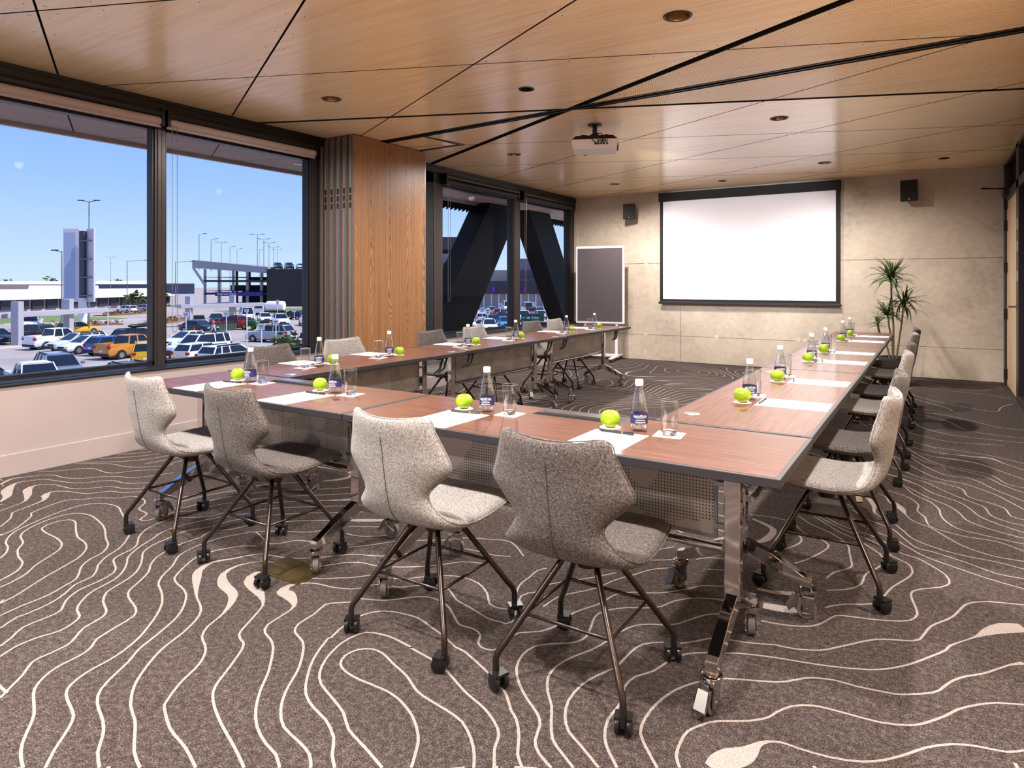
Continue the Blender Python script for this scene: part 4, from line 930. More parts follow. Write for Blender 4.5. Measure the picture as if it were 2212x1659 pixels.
pen_b = MB().cyl((-.066,0,.0045),(.02,0,.0045),.0043,n=10).cyl((-.066,0,.0045),(-.074,0,.0045),.0042,.0012,n=10).mesh('barrel', MAT['ink'], 40)
pen_c = MB().cyl((.02,0,.0045),(.062,0,.0045),.0048,n=10).box(.026,.06,-.001,.001,.009,.0105).mesh('pen_cap', MAT['ink'], 40)
pen_r = MB().cyl((.017,0,.0045),(.0205,0,.0045),.0050,n=10).mesh('ring', MAT['steel'], 40)
rs = random.Random(5)
def setting(P, rz, where, face):
    c_, s_ = cos(rz), sin(rz)
    def at(lx, ly): return (P[0]+lx*c_-ly*s_, P[1]+lx*s_+ly*c_)
    def j(a=.006): return rs.uniform(-a, a)
    z = TZ
    x,y = at(0,0); t = empty('note_paper', (x,y,z), rz+j(.02), 'white sheet of note paper at '+where, 'paper', 'note papers'); inst('sheet', pap_me, t); inst('letterhead', pf_me, t)
    x,y = at(0+j(),.125+j()); t = empty('pen', (x,y,z+.0009), rz+j(.1)+.08, 'black pen lying on the paper at '+where, 'pen', 'pens'); inst('barrel', pen_b, t); inst('pen_cap', pen_c, t); inst('ring', pen_r, t)
    x,y = at(-.068+j(),.203+j()); tag(inst('round_coaster', dc_me, None, (x,y,z)), 'white round paper coaster under the apple at '+where, 'coaster', 'round coasters')
    t = empty('apple', (x,y,z+.0006), rs.uniform(0,6), 'green apple at '+where, 'apple', 'green apples'); f_ = inst('apple_flesh', ap_me, t); inst('stalk', st_me, t)
    k_ = rs.uniform(.95,1.06); t.scale = (k_,k_,k_*rs.uniform(.93,1.03))
    x,y = at(.045+j(),.206+j()); t = empty('water_bottle', (x,y,z), face, 'clear glass water bottle with navy label at '+where, 'bottle', 'water bottles')
    inst('glass_body', bt_me, t); inst('cap', cap_me, t); lb = inst('label', lab_me, t); inst('label_print', print_me, lb)
    x,y = at(.16+j(),.205+j()); tag(inst('square_coaster', sq_me, None, (x,y,z), (0,0,rz+.12+j(.1))), 'white square paper coaster under the glass at '+where, 'coaster', 'square coasters')
    t = empty('water_glass', (x,y,z+.0011), 0, 'empty clear glass tumbler at '+where, 'glass', 'glass tumblers'); inst('glass_wall', gl_me, t); inst('glass_base', gb_me, t); inst('rim', gr_me, t)
for i, x_ in enumerate((-3.24,-2.56,-1.65,-.96)): setting((x_, 2.106), 0, 'the '+('leftmost front seat','second front seat from left','third front seat from left','rightmost front seat')[i], .55-.15*(3-i)+.0)
for i, y_ in enumerate((3.185,3.97,5.08,5.79,7.03,7.73)): setting((-.53, y_), pi/2, 'the '+ST[i]+' right-row seat', .35)
for i, y_ in enumerate((3.05,3.72,4.72,5.50,6.58,7.31)): setting((-3.625-.005*i, y_), -pi/2, 'the '+ST[i]+' window-side seat', .75)
# ================================================================== OUTSIDE
GZ = -4.5
struct(MB().box(-900, -7.0, -500, 900, GZ-.5, GZ).build('ground', noise_mat('asphalt', [(.3,(150,138,134)), (.7,(182,168,162))], scale=.25, detail=8, space='World', rough=.9)))
struct(MB().box(-7.0, 3.6, YB-.4, YF+3.4, GZ-.5, -.25).build('lower_storey', MAT['concrete']))
# ---- soffit outside the glass with panels, pale edge and corrugated fascia
MAT['soffit'] = noise_mat('soffit_ply', [(.3,(142,122,116)), (.7,(160,138,130))], scale=2, detail=3, space='World', rough=.55)
sof = struct(MB().box(-6.86, -5.5, YB-.4, YF+3.4, 2.735, 3.0).build('soffit', MAT['blackmatt']))
sp = [[(-6.85,YB-.4),(-5.5,YB-.4),(-5.5,YF+3.4),(-6.85,YF+3.4)]]
for k in range(-2, 14): sp = split(sp, nA, 3.17+1.2855*k, .012)
for k in range(-6, 11): sp = split(sp, nB, -.43+1.2505*k, .012)
for p in sp:
    if area(p) > .01: MB().prism(p if sum(p[i][0]*p[(i+1)%len(p)][1]-p[(i+1)%len(p)][0]*p[i][1] for i in range(len(p))) > 0 else p[::-1], 2.70, 2.735).build('soffit_panel', MAT['soffit'], sof)
MB().box(-6.90, -6.85, YB-.4, YF+3.4, 2.665, 3.0).build('fascia', M('pale_fascia', (176,160,156), .5), sof)
cf = MB(); n_ = 110; y0_, y1_ = 7.7, 13.9
for k in range(n_):
    ya = y0_+(y1_-y0_)*k/n_; yb = y0_+(y1_-y0_)*(k+1)/n_; d0 = .055 if k % 2 else 0; d1 = 0 if k % 2 else .055
    cf.add([(-6.93-d0,ya,2.58-d0*.9),(-6.93-d1,yb,2.58-d1*.9),(-6.93-d1,yb,3.0),(-6.93-d0,ya,3.0)], [(0,1,2,3),(3,2,1,0)])
cf.build('corrugated_fascia', MAT['black'], sof)
MB().lathe([(.001,2.694),(.05,2.694),(.06,2.70)], 20, c=(-6.4,5.3,0)).build('soffit_lamp', MAT['steel'], sof, smooth=40)
# ---- black splayed columns outside the far windows
MAT['colblack'] = M('black_column_cladding', (6,6,8), .6, spec=.15)
def leg_col(name, lab, i0, i1, o0, o1):
    za, zb = GZ, 2.70
    f_ = lambda z, p, s_: p+s_*(z-2.169)
    b_ = [(-7.0, f_(za,*o0), za), (-6.6, f_(za,*o0), za), (-6.6, f_(za,*i0), za), (-7.0, f_(za,*i0), za)]
    t_ = [(-7.0, f_(zb,*o1), zb), (-6.6, f_(zb,*o1), zb), (-6.6, f_(zb,*i1), zb), (-7.0, f_(zb,*i1), zb)]
    m_ = MB().hexa(b_, t_).build(name, MAT['colblack'], bevel=.02); tag(m_, lab, 'column', 'splayed black columns'); return m_
leg_col('splayed_column', 'broad black column outside leaning right, left of the far mullion', (10.27,.72), (10.27,.72), (9.25,.72), (9.25,.72))
leg_col('splayed_column', 'broad black column outside leaning left, right of the far mullion', (11.30,-.68), (11.30,-.68), (12.17,-.68), (12.17,-.68))

# ---- vehicles
PAINT = {}
def paint(c_):
    if c_ not in PAINT: PAINT[c_] = M('car_paint_%d' % len(PAINT), c_, .28, coat=.5, coat_r=.05)
    return PAINT[c_]
MAT['carglass'] = M('car_glass', (26,30,40), .08, coat=.4); MAT['tyre'] = M('tyre', (22,22,23), .8); MAT['rim'] = M('alloy_rim', (170,172,176), .3, metal=.7)
MAT['head'] = M('headlamp', (225,228,235), .15); MAT['tail'] = M('tail_lamp', (170,20,24), .25); MAT['dark'] = M('dark_trim', (30,30,33), .6)
WHEEL = MB().lathe([(.001,-.1),(.30,-.1),(.335,-.08),(.335,.08),(.30,.1),(.001,.1)], 18, cap=False).xf(Matrix.Rotation(pi/2,4,'X')).mesh('wheel', MAT['tyre'], 40)
RIM = MB().lathe([(.001,-.104),(.20,-.106),(.215,-.09),(.215,.09),(.20,.106),(.001,.104)], 14, cap=False).xf(Matrix.Rotation(pi/2,4,'X')).mesh('rim', MAT['rim'], 40)
# kind: length, width, body stations (x, top z), cabin (rear base, rear roof, front roof, front base), belt z, roof z, wheel x
KIND = {
 'sedan': (4.7,1.80,[(-2.35,.72),(-2.3,.92),(-1.5,.98),(1.0,.94),(1.9,.82),(2.25,.70),(2.35,.55)],(-1.95,-1.05,.25,1.15),.95,1.46,(-1.38,1.42)),
 'hatch': (4.2,1.78,[(-2.1,.75),(-2.08,1.0),(-1.5,1.0),(.95,.97),(1.7,.86),(2.0,.72),(2.1,.55)],(-2.0,-1.6,.2,1.1),.98,1.50,(-1.28,1.30)),
 'wagon': (4.75,1.80,[(-2.38,.72),(-2.35,1.0),(-1.5,1.0),(1.0,.95),(1.9,.83),(2.25,.70),(2.38,.55)],(-2.28,-1.9,.3,1.15),.97,1.50,(-1.38,1.42)),
 'suv': (4.65,1.88,[(-2.32,.85),(-2.3,1.14),(-1.5,1.12),(.95,1.08),(1.8,1.0),(2.2,.85),(2.32,.6)],(-2.22,-1.85,.2,1.0),1.10,1.70,(-1.36,1.40)),
 'ute': (5.2,1.88,[(-2.6,.8),(-2.58,1.10),(-1.0,1.10),(1.1,1.10),(2.0,1.05),(2.45,.9),(2.6,.62)],(-.95,-.75,.45,1.15),1.10,1.80,(-1.6,1.62)),
 'canopyute': (5.2,1.88,[(-2.6,.8),(-2.58,1.10),(-1.0,1.10),(1.1,1.10),(2.0,1.05),(2.45,.9),(2.6,.62)],(-2.55,-2.45,.45,1.15),1.10,1.80,(-1.6,1.62)),
 'van': (5.2,1.92,[(-2.6,.8),(-2.58,1.2),(-1.5,1.2),(1.6,1.2),(2.2,1.05),(2.5,.85),(2.6,.6)],(-2.56,-2.5,1.2,1.95),1.18,2.15,(-1.6,1.7)),
}
CARME = {}
def car_meshes(kind):
    if kind in CARME: return CARME[kind]
    L, W, st, cb, belt, roof, wx = KIND[kind]; hw = W/2; d = {}
    b = MB(); rings = []
    for x, z in st:
        e_ = .90 if abs(x) > L/2-.06 else (.97 if abs(x) > L/2-.3 else 1)
        rings.append([(x,-hw*.88*e_,.28),(x,-hw*e_,.45),(x,-hw*e_,z*.72),(x,-hw*.95*e_,z-.03),(x,-hw*.86*e_,z),(x,hw*.86*e_,z),(x,hw*.95*e_,z-.03),(x,hw*e_,z*.72),(x,hw*e_,.45),(x,hw*.88*e_,.28)])
    n = 10; vs_ = [p for r in rings for p in r]; fs_ = []
    for i in range(len(rings)-1): fs_ += [(i*n+k, i*n+(k+1)%n, (i+1)*n+(k+1)%n, (i+1)*n+k) for k in range(n)]
    fs_ += [tuple(range(n-1,-1,-1)), tuple(range((len(rings)-1)*n, len(rings)*n))]
    b.add(vs_, fs_); d['body'] = b.mesh('body', MAT['white'], 35)
    r0, r1, r2, r3 = cb; bw = hw*.86; tw_ = hw*.68
    d['cabin_glass'] = MB().hexa([(r0,-bw,belt-.04),(r3,-bw,belt-.04),(r3,bw,belt-.04),(r0,bw,belt-.04)],[(r1,-tw_,roof-.03),(r2,-tw_,roof-.03),(r2,tw_,roof-.03),(r1,tw_,roof-.03)]).mesh('cabin_glass', MAT['carglass'])
    d['roof'] = MB().hexa([(r1-.06,-tw_-.03,roof-.07),(r2+.06,-tw_-.03,roof-.07),(r2+.06,tw_+.03,roof-.07),(r1-.06,tw_+.03,roof-.07)],[(r1+.05,-tw_+.1,roof),(r2-.08,-tw_+.1,roof),(r2-.08,tw_-.1,roof),(r1+.05,tw_-.1,roof)]).mesh('roof', MAT['white'], 50)
    pil = MB()
    xs_ = [(r0,r1),(r3,r2)]
    m1 = (r1+r2)/2; xs_ += [(m1+.05,m1+.02)]
    if kind in ('wagon','suv','van','canopyute'): xs_ += [(r1+(m1-r1)*.42-.12, r1+(m1-r1)*.42)]
    for xa, xb in xs_:
        for s_ in (-1, 1):
            pil.bar((xa, s_*(bw+.008), belt-.05), (xb, s_*(tw_+.008), roof-.04), .09, .05, (0,s_,0))
    d['pillars'] = pil.mesh('pillars', MAT['white'])
    d['bumpers'] = MB().box(L/2-.12, L/2+.02, -hw*.86, hw*.86, .30, .50).box(-L/2-.02, -L/2+.12, -hw*.86, hw*.86, .30, .50).box(-L/2+.3,L/2-.3,-hw*.9,hw*.9,.22,.30).mesh('bumpers', MAT['dark'])
    d['grille'] = MB().box(L/2-.06, L/2+.012, -hw*.42, hw*.42, .52, .68).mesh('grille', MAT['dark'])
    zf = st[-2][1]; zr = st[1][1]
    d['headlamp'] = [MB().box(L/2-.22, L/2-.035, s_*hw*.72-.17, s_*hw*.72+.15, zf-.17, zf-.02).mesh('headlamp', MAT['head']) for s_ in (-1,1)]
    d['tail_lamp'] = [MB().box(-L/2-.012, -L/2+.14, s_*hw*.80-.13, s_*hw*.80+.12, zr-.24, zr-.04).mesh('tail_lamp', MAT['tail']) for s_ in (-1,1)]
    d['mirror'] = [MB().box(r3-.35, r3-.2, s_*(hw+.09)-.09, s_*(hw+.09)+.09, belt, belt+.15).mesh('mirror', MAT['white']) for s_ in (-1,1)]
    d['arch'] = MB()
    for x in wx:
        for s_ in (-1, 1): d['arch'].cyl((x, s_*(hw-.13), .34), (x, s_*(hw+.004), .34), .395, n=18)
    d['arch'] = d['arch'].mesh('wheel_arches', MAT['dark'], 40)
    d['plate'] = MB().box(-L/2-.024, -L/2-.018, -.2, .2, .60, .72).mesh('number_plate', MAT['white'])
    if kind == 'ute':
        d['bed'] = MB().box(-2.5,-1.0,-.74,.74,1.095,1.105).mesh('bed_liner', MAT['dark'])
        w_ = MB()
        w_.box(-2.58,-1.0,-.86,-.76,1.0,1.22).box(-2.58,-1.0,.76,.86,1.0,1.22).box(-2.58,-2.5,-.86,.86,1.0,1.22)
        d['sides'] = w_.mesh('bed_sides', MAT['white'])
    if kind == 'canopyute': d['rack'] = MB().box(-2.2,-2.12,-.7,.7,1.8,1.86).box(-1.2,-1.12,-.7,.7,1.8,1.86).box(0,.08,-.7,.7,1.8,1.86).mesh('roof_rack', MAT['dark'])
    if kind in ('suv','wagon'): d['rack'] = MB().box(r1+.1,r2-.1,-tw_+.02,-tw_+.06,roof-.02,roof+.05).box(r1+.1,r2-.1,tw_-.06,tw_-.02,roof-.02,roof+.05).mesh('roof_rails', MAT['dark'])
    d['wx'] = wx; d['hw'] = hw; CARME[kind] = d; return d
def car(kind, x, y, hd, col, lab, z=GZ, grp='parked cars'):
    d = car_meshes(kind); pm = paint(col)
    t = empty('parked_'+('van' if kind == 'van' else 'pickup' if 'ute' in kind else 'car'), (x,y,z), radians(hd), lab, 'van' if kind == 'van' else 'pickup' if 'ute' in kind else 'car', grp)
    b = inst('body', d['body'], t, mat=pm)
    inst('cabin_glass', d['cabin_glass'], t); inst('roof', d['roof'], t, mat=pm); inst('pillars', d['pillars'], t, mat=pm)
    inst('bumpers', d['bumpers'], t); inst('grille', d['grille'], b); inst('number_plate', d['plate'], b); inst('wheel_arches', d['arch'], b)
    for q in d['headlamp']: inst('headlamp', q, t)
    for q in d['tail_lamp']: inst('tail_lamp', q, t)
    for q in d['mirror']: inst('mirror', q, t, mat=pm)
    if 'bed' in d: inst('bed_liner', d['bed'], t); inst('bed_sides', d['sides'], t, mat=pm)
    if 'rack' in d: inst('roof_rack', d['rack'], t)
    for wx_ in d['wx']:
        for s_ in (-1, 1):
            wh = inst('wheel', WHEEL, t, (wx_, s_*(d['hw']-.09), .335)); inst('rim', RIM, wh)
    return t
WH=(236,236,240); SI=(168,170,180); DK=(34,36,46); BU=(26,62,150); OR=(206,132,44); YE=(220,172,44); RE=(158,26,32); LB=(40,150,212); GY=(120,126,146); BR=(88,66,54)
CARS = [
 ('sedan',-44.7,14.5,195,DK,'dark saloon at the far left edge of the nearest car row'),
 ('suv',-42.9,18.3,350,GY,'grey-blue SUV behind the white single pickup, nearest row left'),
 ('ute',-38.6,15.4,350,WH,'white pickup low in the left window, right above the sill'),
 ('wagon',-37.6,19.3,172,DK,'dark wagon with roof rails beside the big mullion, nearest row'),
 ('ute',-66.6,28.4,100,WH,'white pickup, left end of the middle row in the left window'),
 ('wagon',-63.0,28.4,280,(226,220,212),'cream-white wagon second in the middle row, left window'),
 ('sedan',-59.9,27.8,280,WH,'white saloon facing left, between cream wagon and blue hatchback'),
 ('hatch',-56.9,28.4,100,BU,'blue hatchback beside the orange pickup'),
 ('ute',-53.4,28.0,100,OR,'orange pickup just left of the big mullion'),
 ('suv',-47.4,25.8,152,YE,'yellow off-roader half hidden by the big mullion'),
 ('wagon',-64.5,34.4,100,DK,'dark wagon carrying a black roof box behind the orange pickup'),
 ('sedan',-76.4,27.0,10,DK,'dark saloon under the concrete beam, far left'),
 ('suv',-74.4,30.4,10,BR,'brown SUV behind the first concrete pillar'),
 ('ute',-96.7,38.2,330,WH,'white pickup driving on the road beyond the concrete beam'),
 ('hatch',-81.4,36.6,100,YE,'small yellow car between the two concrete pillars'),
 ('hatch',-134.5,69.4,190,WH,'far white hatchback by the low building'),
 ('hatch',-138.8,75.0,190,SI,'far silver hatchback by the low building'),
 ('sedan',-57.4,35.0,280,WH,'white saloon right of the big mullion, partly behind it'),
 ('canopyute',-49.3,31.0,280,WH,'large white pickup with canopy and roof racks, front left'),
 ('hatch',-45.2,28.8,100,WH,'white hatchback with red tail lamps above the sill'),
 ('wagon',-42.2,29.0,100,WH,'white wagon with dark rear window above the sill'),
 ('sedan',-39.2,30.2,100,WH,'white saloon low at the right, in front of the railing'),
 ('suv',-55.7,42.7,197,SI,'silver SUV parked side-on in the second window'),
 ('suv',-51.8,46.2,200,DK,'dark blue SUV right of the silver SUV'),
 ('suv',-75.4,59.4,330,WH,'white SUV behind the silver SUV'),
 ('sedan',-73.0,62.0,330,WH,'white saloon behind the dark blue SUV'),
 ('van',-90.2,64.7,330,WH,'white minibus left of the tanker truck'),
 ('sedan',-87.5,71.6,190,DK,'dark saloon in front of the black car park wall'),
 ('sedan',-84.8,53.4,330,SI,'silver saloon under the second concrete beam'),
 ('suv',-75.7,51.9,190,RE,'red SUV behind the striped barrier'),
 ('sedan',-73.4,46.2,10,DK,'black saloon beside the walking person'),
 ('sedan',-87.2,57.6,330,DK,'dark saloon behind the silver saloon under the beam'),
 ('sedan',-84.0,63.4,330,WH,'white saloon in front of the minibus'),
 ('wagon',-45.6,66.4,310,WH,'white wagon lowest in the gap left of the far mullion'),
 ('sedan',-47.2,72.4,310,LB,'light blue car beside the far mullion'),
 ('hatch',-56.6,80.3,130,WH,'white hatchback left in the gap between black columns'),
 ('sedan',-55.8,84.7,310,DK,'black saloon in the gap, beside the white hatchback'),
 ('hatch',-63.6,95.2,130,RE,'red hatchback further back in the gap between columns'),
 ('wagon',-69.2,101.7,310,SI,'silver wagon far back in the gap between columns'),
 ('van',-75.9,117.2,310,WH,'white van farthest back in the gap between columns'),
 ('van',-68.9,113.7,130,WH,'white camper van right of the far mullion'),
 ('sedan',-61.8,106.5,310,WH,'white saloon behind the green sign'),
 ('sedan',-54.4,93.9,130,WH,'white saloon right of the green sign'),
 ('suv',-58.6,98.4,310,RE,'red SUV above the green sign'),
 ('sedan',-50.6,69.0,310,WH,'white saloon at the lower left of the column gap'),
 ('suv',-72.9,99.9,310,DK,'dark SUV far back beside the left black column'),
 ('suv',-53.0,86.6,310,WH,'white SUV left of the far mullion, mid distance'),
 ('sedan',-51.6,76.0,310,DK,'dark blue saloon behind the white wagon in the gap'),
]
for c_ in CARS: car(*c_)
bx = MB().lathe([(.001,-1.0),(.2,-.97),(.34,-.6),(.36,0),(.34,.6),(.2,.97),(.001,1.0)], 14, cap=False).xf(Matrix.Translation((-64.5,34.4,GZ+1.74)) @ Matrix.Rotation(radians(100),4,'Z') @ Matrix.Diagonal((1,1,.5,1)) @ Matrix.Rotation(pi/2,4,'Y')).build('roof_box', MAT['black'], smooth=60)
tag(bx, 'black roof box on top of the dark wagon', 'roof box')

# tanker truck
t = empty('tanker_truck', (-102.5,78.4,GZ), radians(210), 'small white tanker truck beside the black car park wall', 'truck')
MB().hexa([(.8,-1,.5),(2.8,-1,.5),(2.8,1,.5),(.8,1,.5)],[(.8,-.9,2.2),(2.1,-.9,2.2),(2.1,.9,2.2),(.8,.9,2.2)]).build('cab', paint(WH), t, bevel=.06)
MB().hexa([(1.0,-1.01,1.3),(2.5,-1.01,1.3),(2.5,1.01,1.3),(1.0,1.01,1.3)],[(1.0,-.93,2.0),(2.2,-.93,2.0),(2.2,.93,2.0),(1.0,.93,2.0)]).build('cab_windows', MAT['carglass'], t)
MB().lathe([(.001,-1.7),(.8,-1.6),(.85,-1.4),(.85,1.4),(.8,1.6),(.001,1.7)],18,cap=False).xf(Matrix.Translation((-1.1,0,1.75)) @ Matrix.Rotation(pi/2,4,'Y')).build('tank', paint(WH), t, smooth=50)
MB().box(-2.8,2.7,-.5,.5,.5,.85).build('chassis', MAT['dark'], t)
for x_ in (-2.0,1.9):
    for s_ in (-1,1): inst('wheel', WHEEL, t, (x_, s_*.85, .40)).scale = (1.2,1.2,1.2)
# tractor
t = empty('small_tractor', (-71.9,52.4,GZ), radians(350), 'small green tractor with yellow wheels near the striped barrier', 'tractor')
GT = M('tractor_green', (34,92,40), .4); YW = M('wheel_yellow', (214,190,40), .5)
MB().hexa([(.2,-.35,.6),(1.6,-.35,.6),(1.6,.35,.6),(.2,.35,.6)],[(.2,-.33,1.25),(1.45,-.28,1.1),(1.45,.28,1.1),(.2,.33,1.25)]).build('bonnet', GT, t, bevel=.04)
MB().box(-1.0,.3,-.5,.5,.5,.85).box(-.9,-.3,-.3,.3,.85,1.15).build('platform', GT, t, bevel=.03)
MB().tube([(-.8,-.5,.8),(-.85,-.5,2.2),(-.85,.5,2.2),(-.8,.5,.8)], .04, 8).build('roll_bar', MAT['dark'], t)
for x_, r_ in ((-.7,1.25),(1.2,.85)):
    for s_ in (-1,1):
        wh = inst('wheel', WHEEL, t, (x_, s_*.62, .335*r_)); wh.scale = (r_,1.1,r_); inst('rim', RIM, wh, mat=YW)
# person walking
t = empty('person', (-70.1,45.9,GZ), radians(20), 'person in a red top and pale trousers walking across the car park', 'person')
def skin(name, pts, edges, rad, mat):
    me = bpy.data.meshes.new(name); me.from_pydata(pts, edges, []); me.materials.append(mat)
    o = bpy.data.objects.new(name, me); COL.objects.link(o); o.parent = t
    m_ = o.modifiers.new('skin', 'SKIN'); sv = me.skin_vertices[0].data
    for i, r_ in enumerate(rad): sv[i].radius = (r_, r_)
    sv[0].use_root = True
    s_ = o.modifiers.new('sub', 'SUBSURF'); s_.levels = 1; s_.render_levels = 1; return o
SK = M('skin_tone', (196,150,126), .6); RT = M('red_top', (178,32,36), .8); TR_ = M('pale_trousers', (190,196,206), .8); HR = M('dark_hair', (48,36,30), .8)
skin('body', [(0,0,.92),(.02,0,1.18),(.03,0,1.38),(.04,0,1.48),(.05,0,1.60),(.06,0,1.68),(.03,.2,1.38),(-.10,.24,1.12),(.02,.22,.9),(.03,-.2,1.38),(.12,-.24,1.12),(.26,-.22,.95),(.0,.1,.86),(.18,.11,.5),(.26,.11,.08),(.36,.11,.04),(0,-.1,.86),(-.08,-.11,.5),(-.32,-.11,.14),(-.24,-.11,.06),(.04,.215,.84),(.30,-.22,.90)],
     [(0,1),(1,2),(2,3),(3,4),(4,5),(2,6),(6,7),(7,8),(2,9),(9,10),(10,11),(0,12),(12,13),(13,14),(14,15),(0,16),(16,17),(17,18),(18,19),(8,20),(11,21)],
     [.14,.13,.14,.06,.085,.08,.06,.045,.035,.06,.045,.035,.09,.07,.05,.035,.09,.07,.05,.035,.03,.03], SK)
skin('red_top', [(.005,0,.90),(.02,0,1.18),(.03,0,1.40),(.03,.2,1.39),(-.10,.24,1.12),(.03,-.2,1.39),(.12,-.24,1.12)], [(0,1),(1,2),(2,3),(3,4),(2,5),(5,6)], [.165,.155,.15,.08,.065,.08,.065], RT)
skin('trousers', [(0,0,.92),(.0,.1,.86),(.18,.11,.5),(.26,.11,.12),(0,-.1,.86),(-.08,-.11,.5),(-.31,-.11,.17)], [(0,1),(1,2),(2,3),(0,4),(4,5),(5,6)], [.15,.11,.085,.07,.11,.085,.07], TR_)
MB().sphere((.03,0,1.68), .105, sc=(1,.9,1)).build('hair', HR, t, smooth=60)

# ---- signs on posts
MAT['post'] = M('white_post', (228,226,228), .5); MAT['signprint'] = M('sign_print', (90,90,100), .6)
def psign(x, y, ht, wd, hh, lab):
    t = empty('parking_sign', (x,y,GZ), .567, lab, 'sign', 'white parking signs')
    MB().cyl((0,0,0),(0,0,ht),.05,n=8).build('post', MAT['post'], t, smooth=40)
    b = MB().box(-wd/2,wd/2,-.07,-.05,ht-hh,ht).build('board', MAT['post'], t)
    MB().box(-wd*.3,wd*.3,-.074,-.0705,ht-hh*.45,ht-hh*.3).box(-wd*.2,wd*.2,-.074,-.0705,ht-hh*.7,ht-hh*.6).build('sign_lines', MAT['signprint'], b)
SG = [(-89.4,43.8,2.9,.75,.45,'beside the pylon'),(-70.1,42.6,2.6,.65,.55,'by the big mullion, in front of the second beam'),(-69.4,47.1,2.5,.65,.55,'between the person and the red SUV'),(-52.3,39.1,2.1,.62,.62,'in front of the silver SUV, left one'),(-54.0,42.0,2.3,.55,.55,'in front of the silver SUV, right one'),(-54.6,39.2,3.4,.4,.3,'tall and slim, left of the silver SUV'),(-84.8,69.4,1.9,.7,.6,'before the black car park wall, right'),(-98.4,76.9,2.9,.5,.9,'before the tanker truck'),
      (-54.2,77.2,2.4,.6,.7,'left in the gap between black columns'),(-49.3,71.5,2.6,.6,.9,'nearest in the gap between black columns'),(-59.1,89.3,2.6,.6,.8,'left of the far mullion'),(-61.0,103.3,2.4,.7,.6,'far back right of the far mullion'),(-58.2,78.0,2.6,.6,.7,'beside the left black column')]
for a in SG: psign(*a[:5], 'white parking sign on a post '+a[5])

# green direction sign
t = empty('direction_sign', (-15.35,25.85,GZ), .567, 'green direction sign reading Valet outside the far window', 'sign')
GS = M('sign_green', (16,74,58), .5)
for x_ in (-.4,.4): MB().cyl((x_,.04,0),(x_,.04,4.3),.035,n=8).build('post', MAT['steel'], t, smooth=40)
pn = MB().box(-.52,.52,-.02,.0,4.06,4.42).build('upper_panel', GS, t, bevel=.01)
pn2 = MB().box(-.52,.52,-.02,.0,3.67,4.04).build('lower_panel', GS, t, bevel=.01)
def text_mesh(txt, size, m_):
    cu = bpy.data.curves.new('txt','FONT'); cu.body = txt; cu.size = size; cu.resolution_u = 2
    ob = bpy.data.objects.new('txt', cu); COL.objects.link(ob); bpy.context.view_layer.update()
    me = bpy.data.meshes.new_from_object(ob.evaluated_get(bpy.context.evaluated_depsgraph_get())); me.materials.append(m_)
    bpy.data.objects.remove(ob); return me
inst('lettering', text_mesh('Valet', .17, MAT['print']), pn, (-.06,-.0215,4.18), (pi/2,0,0))
MB().box(-.45,-.33,-.0215,-.0205,4.225,4.24).add([(-.47,-.0212,4.2325),(-.42,-.0212,4.275),(-.42,-.0212,4.19)],[(0,1,2),(2,1,0)]).build('arrow', MAT['print'], pn)
MB().box(-.27,-.11,-.0215,-.0205,4.20,4.235).box(-.24,-.15,-.0215,-.0205,4.235,4.265).build('car_symbol', MAT['print'], pn)
MB().box(-.45,-.33,-.0215,-.0205,3.90,3.915).add([(-.47,-.0212,3.9075),(-.42,-.0212,3.95),(-.42,-.0212,3.865)],[(0,1,2),(2,1,0)]).box(-.24,-.15,-.0215,-.0205,3.86,3.96).build('arrow', MAT['print'], pn2)
MB().box(-.52,.52,-.0215,-.0201,4.055,4.065).build('divider', MAT['print'], pn)

# ---- pylon sign
t = empty('pylon_sign', (-90.3,41.2,GZ), .567, 'tall two-panelled grey pylon sign standing in the car park', 'pylon')
LC = M('pylon_panel', (206,200,206), .5); SF = M('pylon_face', (160,172,200), .3)
MB().lathe([(.001,0),(.55,0),(.48,1.2),(.45,4.0),(.001,4.0)], 20).build('pedestal', M('white_render',(226,222,222),.6), t, smooth=50)
MB().box(-.25,.35,-.3,.3,3.6,12.4).build('mast', M('dark_steel',(70,72,82),.5), t)
lp = MB().box(-.9,.9,-.12,.12,3.5,12.7).xf(Matrix.Translation((-1.1,-.4,0)) @ Matrix.Rotation(.25,4,'Z')).build('panel', LC, t, bevel=.03)
MB().box(-.75,.45,-.135,-.12,4.0,12.2).xf(Matrix.Translation((-1.1,-.4,0)) @ Matrix.Rotation(.25,4,'Z')).build('sign_face', SF, lp)
rpn = MB().box(-.85,.85,-.12,.12,3.5,12.7).xf(Matrix.Translation((1.15,-.1,0)) @ Matrix.Rotation(-.55,4,'Z')).build('panel', LC, t, bevel=.03)
for k in range(4): MB().box(-.1,1.6,-.5,-.35,4.2+k*2.3,4.35+k*2.3).build('bracket', M('bracket_steel',(110,110,120),.5), t)

